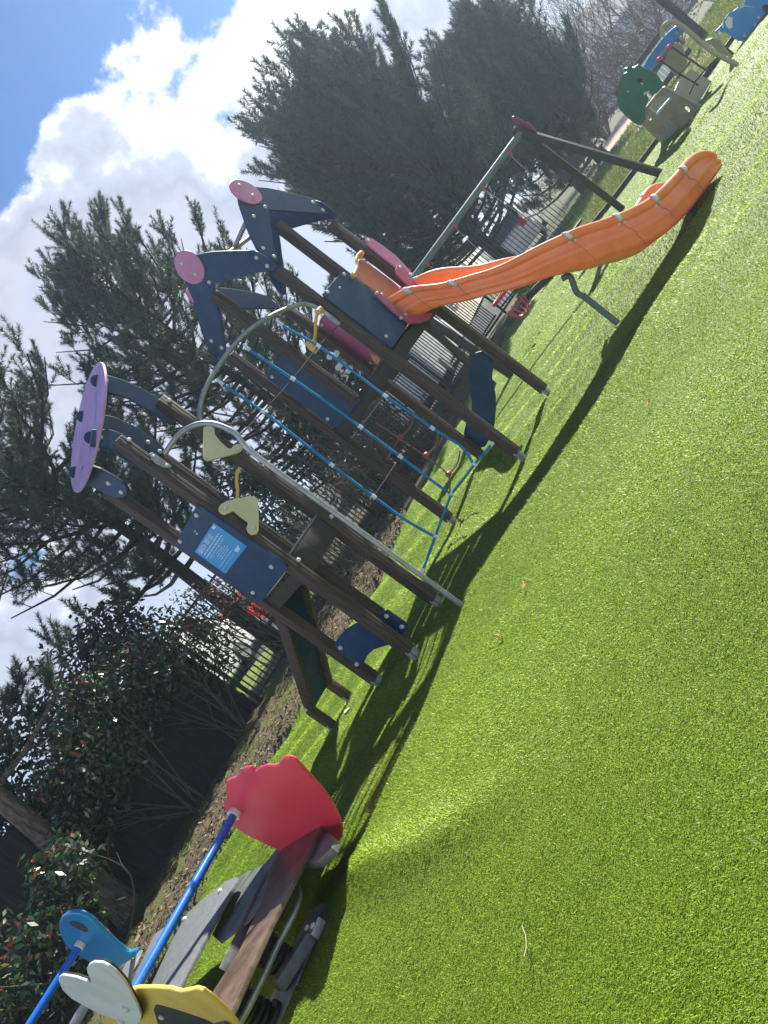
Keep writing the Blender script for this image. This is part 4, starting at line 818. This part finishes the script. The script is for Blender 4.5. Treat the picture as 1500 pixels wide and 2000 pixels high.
car('low red car parked beyond the railing, seen left of the big tower legs', (1.6, 27.0), 2.75, 'carred', 3.8, 1.6, 1.2)
car('red car parked behind the shrubs at the back of the small tower', (-5.0, 23.0), 1.35, 'carred', 4.0, 1.7, 1.25)
car('white van parked left of the red car beyond the railing', (-6.4, 18.6), 1.1, 'carwhite', 5.0, 1.9, 2.2, True, 'parked_van', 'van')

# ------------------------------------------------------------------ swing set
rf, rb_, lf, lbk = G(1290, 335), G(1215, 408), G(1003, 735), G(962, 752)
def topof(a, b, z, k=.5): return np.append((a+(b-a)*k)[:2], z)
hR = D(1018, 258, (rf[1]+rb_[1])/2); zb_ = hR[2]; tR = hR
tL = topof(lf, lbk, zb_, .45)
sw = thing('swing_set', (tR+tL)/2*np.array([1, 1, 0]), 'swing frame with dark wooden legs and a grey steel beam behind the slide', 'swing frame')
bd = (tL-tR)/np.linalg.norm(tL-tR)
mb = MB(); mb.tube([tR-bd*.02, tL+bd*.02], .055, 14); make('beam', mb, M['paintsteel'], sw)
for t_, feet in ((tR, (rf, rb_)), (tL, (lf, lbk))):
    for f_ in feet:
        mb = MB(); mb.bar(f_-ez*.06, t_+(t_-f_)*.06-bd*0, .11, .11); make('leg', mb, M['darkwood'], sw, bevel=.012)
    d_ = (feet[0]-feet[1])*np.array([1, 1, 0]); d_ /= np.linalg.norm(d_); mb = MB(); o_ = -bd*.11 if t_ is tR else bd*.11
    mb.prism([t_+o_+d_*.085*math.cos(w)*(1.0 if math.sin(w) > 0 else 1.5)+ez*.25*math.sin(w) for w in np.linspace(0, 2*math.pi, 29)[:-1]], bd*.03); make('end_cap', mb, M['plum'], sw, bevel=.006)
def on_beam(x, y):
    best = None
    for k in np.linspace(0, 1, 400):
        p = tR+(tL-tR)*k; d = p-O; u, v = FPX*(d @ RT)/(d @ FW), FPX*(d @ UP)/(d @ FW); e_ = (750+sr*u-cr*v-x)**2+(1000-cr*u-sr*v-y)**2
        if best is None or e_ < best[0]: best = (e_, p)
    return best[1]
def swing(ptsx, seatz, label, red):
    a, b = [on_beam(*q) for q in ptsx]; a, b = a-ez*.05, b-ez*.05; root = thing('cradle_swing' if red else 'flat_swing', ((a+b)/2)*np.array([1, 1, 0])+ez*seatz, label, 'swing', 'swings hanging from the beam')
    ax = (a-b)*np.array([1, 1, 0]); ax /= np.linalg.norm(ax); fw = np.array([-ax[1], ax[0], 0]); c = ((a+b)/2)*np.array([1, 1, 0])+ez*seatz; hw = .23
    for s, top in ((1, a), (-1, b)):
        mb = MB(); bot = c+ax*hw*s+ez*(.03 if not red else .25); n_ = int(np.linalg.norm(top-bot)/.05)
        for k in range(n_):
            p, q = top+(bot-top)*k/n_, top+(bot-top)*(k+.9)/n_; o2 = (ax if k % 2 else fw)*.008
            mb.tube([p, (p+q)/2+o2, q, (p+q)/2-o2, p], .0035, 4, cap=False)
        make('chain', mb, M['steel'], root)
        mb = MB(); mb.disc(top+ez*.0, fw, .034, .05, 14); make('hanger', mb, M['redclamp'], root, bevel=.006)
    mb = MB()
    if not red: mb.prism([c+ax*(hw+.02)*math.cos(w)*1.0+fw*.09*(1 if 0 < math.sin(w) else -1)*abs(math.sin(w))**.4-ez*.03 for w in np.linspace(0, 2*math.pi, 24)[:-1]], ez*.035); make('seat', mb, M['black'], root, bevel=.008)
    else:
        for w0 in np.linspace(0, math.pi, 7): mb.tube([c+(ax*math.cos(w0)+fw*math.sin(w0))*.19*math.cos(k)+ez*(.25+.3*(math.sin(k)-1)*.8) for k in np.linspace(-1.3, 0, 8)], .012, 6)
        mb.tube([c+ax*.21*math.cos(w)+fw*.19*math.sin(w)+ez*.25 for w in np.linspace(0, 2*math.pi, 25)], .028, 8); make('seat', mb, M['redclamp'], root)
swing(((998, 303), (948, 372)), .5, 'flat black swing seat on chains, nearest the red capped frame legs', False)
swing(((893, 447), (838, 520)), .55, 'red cradle swing seat on chains behind the slide', True)

# ------------------------------------------------------------------ playhouse and climbing arch on the right
w0, w1 = G(1294, 281), G(1368, 208); wd = (w1-w0)/np.linalg.norm(w1-w0); wn2 = np.array([-wd[1], wd[0], 0]);
if wn2 @ (O-w0) < 0: wn2 = -wn2
ph = thing('playhouse', (w0+w1)/2, 'toddler playhouse with green tree board, beige walls, blue arch and rope ladder', 'playhouse')
z5 = lambda L: [(1160+x/4.412, y/4.412) for x, y in L]
def hole_board(name, outer, holes, P, n, m, th, off=0):
    """board with openings: bridged outline"""
    n = v3(n)/np.linalg.norm(n); o = [PL(x, y, v3(P)+n*off, n) for x, y in outer]; hs = [[PL(x, y, v3(P)+n*off, n) for x, y in h] for h in holes]
    bm = bmesh.new(); loc = np.array(ph.location) if True else 0
    es = []
    for L in [o]+hs:
        vs = [bm.verts.new(tuple(p-loc)) for p in L]; es += [bm.edges.new((vs[i], vs[(i+1) % len(vs)])) for i in range(len(vs))]
    bmesh.ops.triangle_fill(bm, edges=es, use_beauty=True, use_dissolve=False, normal=tuple(n))
    r_ = bmesh.ops.extrude_face_region(bm, geom=bm.faces[:]); bmesh.ops.translate(bm, verts=[e for e in r_['geom'] if isinstance(e, bmesh.types.BMVert)], vec=tuple(-n*th)); bmesh.ops.recalc_face_normals(bm, faces=bm.faces[:])
    me = bpy.data.meshes.new(name); bm.to_mesh(me); bm.free(); me.materials.append(m); o_ = bpy.data.objects.new(name, me); C.objects.link(o_); o_.parent = ph; return o_
ell = lambda cx_, cy_, a, b, w, n=20: [(cx_+a*math.cos(t)*math.cos(w)-b*math.sin(t)*math.sin(w), cy_+a*math.cos(t)*math.sin(w)+b*math.sin(t)*math.cos(w)) for t in np.linspace(0, 2*math.pi, n)[:-1]]
hole_board('wall', z5([(590, 1245), (430, 1090), (410, 1060), (450, 920), (470, 895), (590, 755), (605, 752), (915, 915), (905, 935)]), [z5(ell(555, 1110, 75, 55, .75)), z5(ell(470, 1015, 26, 18, .6)), z5(ell(800, 940, 30, 22, .6)), z5([(470, 920), (560, 825), (655, 845), (550, 985), (505, 960)])], w0, wn2, M['tan'], .03)
board('ledge', z5([(530, 985), (655, 840), (668, 850), (545, 1000)]), w0, wn2, M['signtext'], .12, ph, .01)
board('ledge', z5([(640, 1030), (712, 1112), (700, 1122), (632, 1048)]), w0, wn2, M['tan'], .10, ph, .06)
# second wall behind and the side, so the house has depth
bk = -wn2*.75
mb = MB(); mb.prism([w0+bk*.04+ez*.02, w0+bk+ez*.02, w0+bk+ez*.62, w0+bk*.04+ez*.62], wd*.03); make('side_wall', mb, M['tan'], ph, bevel=.006)
green = board('tree_board', z5([(212, 930), (198, 850), (202, 770), (222, 690), (255, 640), (285, 622), (268, 605), (248, 606), (262, 590), (282, 588), (290, 565), (318, 572), (325, 588), (352, 578), (372, 562), (395, 572), (420, 592), (470, 606), (530, 640), (592, 735), (585, 755), (540, 800), (500, 830), (470, 800), (440, 800), (455, 840), (470, 870), (450, 900), (432, 960), (428, 1050), (402, 1082), (350, 1065), (280, 1010), (235, 960)]), w0, wn2, M['green'], .03, ph, .035)
for c_, r_ in (((395, 700), 26),):
    board('hollow', z5(ell(*c_, r_, r_*.8, .6)), w0, wn2, M['black'], .006, green, .038)
mb = MB(); board('berry', z5(ell(412, 722, 12, 7, .6)), w0, wn2, M['white'], .008, green, .045); board('berry', z5(ell(292, 790, 7, 7, 0)), w0, wn2, M['white'], .008, green, .045); board('leaf_mark', z5([(425, 800), (480, 780), (470, 800), (440, 815), (432, 830)]), w0, wn2, M['white'], .008, green, .045)
q0, q1 = G(1364, 202), G(1389, 159); qd = (q1-q0)/np.linalg.norm(q1-q0); qn = np.array([-qd[1], qd[0], 0]); qn = qn if qn @ (O-q0) > 0 else -qn
board('wall', z5([(835, 590), (1015, 700), (895, 895), (800, 835), (690, 795), (730, 700)]), q0, qn, M['tan'], .03, ph)
board('arch_board', z5([(425, 575), (475, 490), (520, 425), (580, 345), (640, 280), (690, 235), (725, 220), (765, 235), (795, 260), (760, 300), (715, 330), (680, 375), (640, 430), (590, 500), (545, 560), (505, 600), (465, 608)]), D(1340, 90, 13.2), wn2, M['skyblue'], .03, ph)
for L in ([(700, 285), (715, 270), (730, 285), (705, 300)], [(565, 500), (570, 470), (620, 405), (625, 425), (580, 490)]): board('cut_mark', z5(L), D(1340, 90, 13.2), wn2, M['tan'], .006, ph, .01)
board('wall', z5([(605, 535), (622, 480), (640, 432), (700, 370), (760, 400), (780, 480), (800, 540), (770, 590), (740, 690), (690, 650)]), D(1340, 110, 13.35), wn2, M['tan'], .03, ph)
board('wall', z5([(960, 350), (1010, 335), (1080, 350), (1130, 430), (1190, 500), (1100, 470)]), D(1400, 100, 12.7), wn2, M['tan'], .03, ph)
arp = G(1441, 127); An = np.array([-.35, -.94, 0])
AP = lambda x, y: PL(*z5([(x, y)])[0], arp, An)
mb = MB(); mb.tube(bez([AP(*q) for q in ((590, 320), (592, 270), (604, 220), (650, 190), (720, 203), (800, 258), (900, 345), (1050, 462), (1242, 562))], 50), .035, 10); arch_o = make('climbing_arch', mb, M['tan'], ph)
for L in ([(670, 405), (840, 520), (960, 600), (1010, 640)], [(572, 520), (740, 640), (865, 712), (900, 735)], [(1085, 470), (960, 600), (865, 712), (822, 810)], [(840, 520), (740, 640), (700, 700)]):
    mb = MB(); mb.tube([AP(*q) for q in L], .014, 6); make('rope', mb, M['cable'], ph)
for q in ((655, 405), (570, 512)): mb = MB(); mb.disc(AP(*q), An, .045, .05, 14); make('rope_anchor', mb, M['redclamp'], ph, bevel=.01)
# blue fish shaped board at the right edge
fq = G(1452, 80); fn = np.array([-.6, -.8, 0]); fi = thing('spring_board', fq, 'blue whale shaped play board with pale patches at the top right corner', 'play board')
FP = lambda L: z5(L)
fb_ = board('body_board', FP([(1120, 270), (1060, 290), (1040, 270), (1075, 240), (1110, 200), (1128, 160), (1165, 110), (1200, 95), (1240, 62), (1290, 40), (1320, -40), (1400, -120), (1560, -160), (1720, -60), (1700, 60), (1600, 140), (1520, 215), (1470, 250), (1430, 290), (1385, 338), (1310, 360), (1240, 352), (1180, 312)]), fq, fn, M['skyblue'], .04, fi)
for L in ([(1130, 190), (1160, 140), (1195, 150), (1195, 235), (1165, 250), (1140, 225)], [(1065, 290), (1075, 262), (1105, 285), (1085, 305)], [(1100, 215), (1115, 205), (1120, 235), (1105, 240)], [(1200, 98), (1290, 45), (1400, 66), (1300, 55)]): board('patch', FP(L), fq, fn, M['white'], .008, fb_, .008)
for c_ in ((1390, 215), (1300, 310), (1420, 150)): board('dot', FP(ell(*c_, 13, 13, 0)), fq, fn, M['amber'], .008, fb_, .008)
board('porthole', FP(ell(1500, 80, 55, 34, .5)), fq, fn, M['black'], .008, fb_, .008)
for dx_ in (-.25, .3):
    mb = MB(); p0 = fq+np.array([.8, -.6, 0])*dx_-fn*.08; mb.box(p0+ez*.1, (.08, .08, .3), (e1, e2, ez)); make('leg', mb, M['darkwood'], fi, bevel=.006)
board('tail_fin', FP([(1440, 320), (1500, 240), (1560, 230), (1520, 330), (1470, 400)]), fq, fn, M['amber'], .03, fi, .05)
# bench and pale fence in the distance
bc = G(1168, 342, .07); bn = thing('garden_bench', bc, 'small dark timber bench under the low conifer by the path', 'bench')
mb = MB(); mb.box(bc+ez*.42, (1.3, .4, .06)); make('seat', mb, M['darkwood'], bn, bevel=.01)
mb = MB(); mb.box(bc+ez*.72+np.array([0, .22, 0]), (1.3, .05, .35)); make('backrest', mb, M['darkwood'], bn, bevel=.01)
for s in (-1, 1): mb = MB(); mb.box(bc+np.array([.55*s, 0, .2]), (.08, .38, .4)); make('leg', mb, M['darkwood'], bn, bevel=.008)
pp = G(1380, 74, .06); px0 = thing('timber_post', pp, 'thick dark timber gate post beyond the blue arch', 'post')
mb = MB(); mb.box(pp+ez*.85, (.15, .15, 1.7)); make('shaft', mb, M['darkwood'], px0, bevel=.02); mb = MB(); mb.box(pp+ez*1.78, (.19, .19, .05)); make('cap', mb, M['darkwood'], px0, bevel=.01)
pk_ = thing('picket_fence', pp+np.array([.3, .2, 0]), 'pale slatted fence with dark rails at the top right', 'fence')
for i in range(4):
    a_ = pp+np.array([.4+2.2*i, .35+.25*i, 0]) if i else pp+np.array([-2.6, -.1, 0]); d_ = np.array([.99, .11, 0]); mb = MB()
    for k in range(16): mb.box(a_+d_*(k*.137+.07)+ez*.5, (.10, .025, .78), (d_, np.array([-.11, .99, 0]), ez))
    make('picket_panel', mb, M['whitepicket'], pk_, smooth=False)
    mb = MB()
    for z in (.16, .55, .98): mb.box(a_+d_*1.1+ez*z+np.array([.005, -.045, 0]), (2.2, .05, .13), (d_, np.array([-.11, .99, 0]), ez))
    make('fence_rail', mb, M['darkwood'], pk_, smooth=False)

# ------------------------------------------------------------------ see-saw in the lower left corner
ss = thing('seesaw', G(585, 1870), 'spring see saw with red and amber end boards, blue bars and grey seats', 'seesaw')
r0 = G(460, 1585, .64); dl = -e1; y0 = G(265, 1930, .70)
SN = ez+.14*e1; SB0 = r0*np.array([1, 1, 0])
nb_ = -e1
rbd = board('end_board', [(x/2.143, 1400+y/2.143) for x, y in [(945, 272), (965, 262), (985, 256), (1000, 236), (1020, 218), (1045, 212), (1058, 220), (1066, 232), (1085, 216), (1110, 207), (1150, 208), (1166, 200), (1172, 186), (1190, 172), (1212, 170), (1235, 180), (1270, 218), (1310, 264), (1350, 310), (1390, 362), (1420, 425), (1432, 465), (1430, 505), (1405, 545), (1360, 580), (1260, 600), (1200, 585), (1158, 556), (1100, 530), (1040, 500), (985, 466), (955, 420), (938, 385), (936, 365), (950, 345), (942, 318)]], r0+e1*.0, nb_, M['red'], .022, ss, 0, .008)
mb = MB(); mb.tube([r0+e1*.01, r0-e1*.035], .045, 20); make('collar', mb, M['white'], rbd, bevel=.006)
mb = MB(); mb.tube([r0, y0+e1*.0-e1*.02], .026, 16); make('hand_bar', mb, M['bluebar'], ss)
ye = y0-e1*.03
ambd = board('end_board', [(256, 1934), (268, 1931), (300, 1931), (330, 1933), (342, 1937), (353, 1939), (366, 1937), (381, 1933), (395, 1937), (410, 1948), (423, 1960), (438, 1974), (451, 1988), (461, 2000), (478, 2028), (486, 2060), (470, 2100), (420, 2130), (350, 2130), (280, 2100), (220, 2050), (196, 2012), (204, 1985), (225, 1955)], ye, nb_, M['amber'], .022, ss, .03, .006)
board('recess', [(300, 1972), (303, 1964), (308, 1963), (350, 1975), (400, 1992), (440, 2012), (430, 2030), (318, 2010), (308, 2000)], ye, nb_, M['black'], .004, ambd, .033, .001)
bolts([(316, 1986)], ye, nb_, ambd, .034, .016)
ear = [(114, 1915), (115, 1909), (121, 1905), (146, 1909), (168, 1917), (176, 1921), (178, 1917), (171, 1901), (169, 1892), (173, 1885), (182, 1880), (198, 1881), (212, 1888), (226, 1899), (243, 1918), (258, 1944), (269, 1965), (276, 1984), (274, 1996), (262, 2006), (246, 2006), (228, 1993), (198, 1982), (170, 1968), (140, 1951), (122, 1934)]
e_a = board('ear_board', ear, ye, nb_, M['white'], .012, ss, .085, .003)
board('core', ear, ye, nb_, M['black'], .022, e_a, .0725, .001); board('back_layer', ear, ye, nb_, M['white'], .01, e_a, .050, .001)
bolts([(247, 1969), (237, 1994)], ye, nb_, e_a, .085, .022)
zp = .24
SP = lambda x, y, z: PL(x, y, SB0+ez*z, SN)
def flat(name, px, z, m, th=.03, parent=ss, bv=.004):
    mb = MB(); mb.prism([SP(x, y, z) for x, y in px], -SN*th); return make(name, mb, m, parent, bevel=bv)
flat('seat_board', [(582, 1622), (629, 1587), (634, 1596), (606, 1658), (578, 1708), (548, 1766), (527, 1806), (492, 1882), (457, 1960), (430, 2015), (395, 2015), (400, 1960), (415, 1937), (467, 1857), (487, 1810), (509, 1764), (537, 1675)], zp, M['brownboard'], .03)
gs = flat('seat_board', [(365, 1784), (400, 1752), (440, 1722), (458, 1712), (464, 1714), (461, 1722), (430, 1778), (400, 1833), (375, 1880), (345, 1936), (330, 1965), (262, 1972), (262, 1960), (300, 1900)], zp+.03, M['greyboard'], .025)
for q in ((430, 1741), (361, 1796)): bolt(SP(*q, zp+.03), ez, .022, gs)
flat('seat_board', [(300, 1826), (318, 1812), (334, 1806), (300, 1876), (262, 1950), (232, 1990), (215, 1990), (262, 1908)], zp+.10, M['greyboard'], .02)
flat('side_plate', [(255, 1862), (278, 1855), (262, 1890), (238, 1925), (222, 1930)], zp+.12, M['steel'], .01)
# folded steel carrier under the boards
cpl = e2
mb = MB(); p_ = [SP(x, y, zp-.05) for x, y in ((572, 1618), (545, 1652), (518, 1686), (466, 1712), (452, 1748), (414, 1826), (432, 1842), (484, 1802), (530, 1742), (600, 1650))]; mb.prism(p_, -ez*.008); make('carrier_top', mb, M['darksteel'], ss, bevel=.002)
ca, cb_ = SP(560, 1655, zp-.03), SP(455, 1880, zp-.03)
mb = MB(); mb.prism([ca-e2*.02, cb_-e2*.02, cb_-e2*.02-ez*.05, (ca+cb_)/2-e2*.02-ez*.16, ca-e2*.02-ez*.10], e2*.01); make('carrier_side', mb, M['darksteel'], ss, bevel=.002)
mb = MB(); mb.prism([ca+e2*.22, cb_+e2*.22, cb_+e2*.22-ez*.05, (ca+cb_)/2+e2*.22-ez*.16, ca+e2*.22-ez*.10], e2*.01); make('carrier_side', mb, M['darksteel'], ss, bevel=.002)
flat('end_bracket', [(594, 1688), (606, 1660), (624, 1634), (640, 1624), (652, 1635), (648, 1655), (622, 1680)], zp-.03, M['darksteel'], .05)
mb = MB(); mb.tube(bez([SP(566, 1708, zp-.06), SP(574, 1722, zp-.08), SP(582, 1738, zp-.10), SP(584, 1758, zp-.11), SP(574, 1786, zp-.11), SP(545, 1842, zp-.11), SP(516, 1905, zp-.11), SP(486, 1966, zp-.11), SP(462, 2010, zp-.11)], 40), .018, 12); make('foot_rail', mb, M['steel'], ss)
sc_ = G(585, 1880); sc_[2] = 0
for k, o_ in enumerate((sc_-e1*.05-e2*.02, sc_-e1*.32+e2*.0)):
    mb = MB(); mb.tube([o_+.075*(math.cos(w)*e1+math.sin(w)*e2)+ez*(.05+.17*w/(2*math.pi*5)) for w in np.linspace(0, 2*math.pi*5, 120)], .014, 8); make('spring', mb, M['black'], ss)
    for z_, r_ in ((.05, .11), (.245, .10)): mb = MB(); mb.disc(o_+ez*z_, ez, r_, .03, 24); make('spring_plate', mb, M['black'], ss, bevel=.005)
mb = MB(); mb.box(sc_-e1*.18+ez*.012, (1.0, .30, .02), (e1, e2, ez)); make('base_plate', mb, M['steel'], ss, bevel=.004)
fbk = G(618, 1842); 
mb = MB(); mb.bar(fbk+ez*.05, fbk-e1*.28+ez*.10, .09, .07); make('foot_bracket', mb, M['greyboard'], ss, bevel=.01)
mb = MB(); mb.box(fbk+e1*.05+ez*.03, (.10, .13, .08), (e1, e2, ez)); make('foot_plate', mb, M['steel'], ss, bevel=.006)
for o2 in (e2*.04, -e2*.04): bolt(fbk+e1*.05+o2+ez*.07, ez, .018, ss)
# raised blue seat end further left
bq = D(160, 1840, 5.2); bl = board('end_board', [(50+x/5, 1760+y/5) for x, y in [(328, 270), (325, 210), (345, 165), (390, 132), (450, 118), (520, 122), (590, 150), (660, 205), (740, 285), (820, 365), (900, 440), (960, 490), (1000, 512), (1060, 495), (1108, 490), (1060, 555), (990, 600), (930, 635), (870, 655), (800, 640), (720, 625), (640, 610), (560, 555), (500, 510), (440, 475), (380, 420), (345, 340)]], bq, nb_, M['cobalt'], .03, ss, 0, .008)
board('grip_slot', [(50+x/5, 1760+y/5) for x, y in [(420, 212), (450, 200), (500, 204), (560, 232), (600, 270), (612, 300), (580, 305), (520, 275), (450, 240)]], bq, nb_, M['black'], .004, bl, .003, .001)
mb = MB(); mb.tube([bq, bq-e1*.04], .034, 18); make('collar', mb, M['white'], bl, bevel=.005)
b2e = PL(30, 2035, bq, np.cross(e1, ez)); mb = MB(); mb.tube([bq, bq-e1*.95], .025, 16); make('hand_bar', mb, M['bluebar'], ss)
p0, p1 = D(262, 1862, 5.15), SP(250, 1940, zp+.1); mb = MB(); mb.bar(p0, p1, .12, .02); make('arm_plate', mb, M['darksteel'], ss, bevel=.004)
mb = MB(); mb.bar(D(165, 1965, 4.5), D(140, 2010, 4.4), .05, .05); make('arm_strut', mb, M['steel'], ss, bevel=.004)

# ------------------------------------------------------------------ litter on the turf
def dry_leaf(x, y, s, a, label, group='dry leaves on the turf'):
    p = G(x, y); p[2] = float(height(p[0], p[1]))+.028; X = np.array([math.cos(a), math.sin(a), .1]); Y = np.array([-math.sin(a), math.cos(a), .25]); mb = MB()
    L = [p+X*s*t_+Y*s*.38*math.sin(math.pi*(t_*.5+.5))*sg*(.8+.3*math.sin(9*t_))+ez*.012*abs(t_) for sg, ts in ((1, np.linspace(-1, 1, 9)), (-1, np.linspace(1, -1, 9)[1:-1])) for t_ in ts]
    mb.prism(L, ez*.002); mb.tube([p+X*s, p+X*s*1.5+ez*.01], .002, 5); tag(make('dry_leaf', mb, M['leaf']), label, 'leaf', group)
dry_leaf(1030, 1150, .04, .9, 'dark dry leaf on open turf right of the pole foot')
dry_leaf(983, 1245, .032, 2.1, 'pale orange dry leaf on open turf, nearest the camera')
dry_leaf(1271, 796, .03, .3, 'small dark leaf on the turf below the slide shadow')
p = G(1040, 1880); mb = MB(); mb.tube([p+ez*.035, p+np.array([.02, .03, .03]), p+np.array([.035, .075, .03]), p+np.array([.04, .12, .035])], .0015, 5); tag(make('straw', mb, M['straw']), 'thin pale straw lying on the near turf at the bottom', 'straw')
p = G(683, 1392); mb = MB(); mb.prism([p+ez*.03+e2*.05*math.cos(w)+e1*.022*math.sin(w)*(1+.3*math.sin(3*w)) for w in np.linspace(0, 2*math.pi, 12)[:-1]], ez*.008); tag(make('paper_scrap', mb, M['whitepicket'], bevel=.002), 'small white scrap on the turf between the ramp feet', 'scrap')

# ------------------------------------------------------------------ sunlit air
hz = MB(); hz.box((0, 225, 6), (640, 780, 14.4)); hm = bpy.data.materials.new('haze_air'); hm.use_nodes = True; t = hm.node_tree
for n_ in list(t.nodes):
    if n_.type != 'OUTPUT_MATERIAL': t.nodes.remove(n_)
pv = N(t, 'ShaderNodeVolumePrincipled'); pv.inputs['Color'].default_value = (.68, .86, 1, 1); pv.inputs['Density'].default_value = .0017; pv.inputs['Anisotropy'].default_value = .55
t.links.new(pv.outputs[0], t.nodes['Material Output'].inputs['Volume']); struct(make('haze', hz, hm, smooth=False), 'stuff')
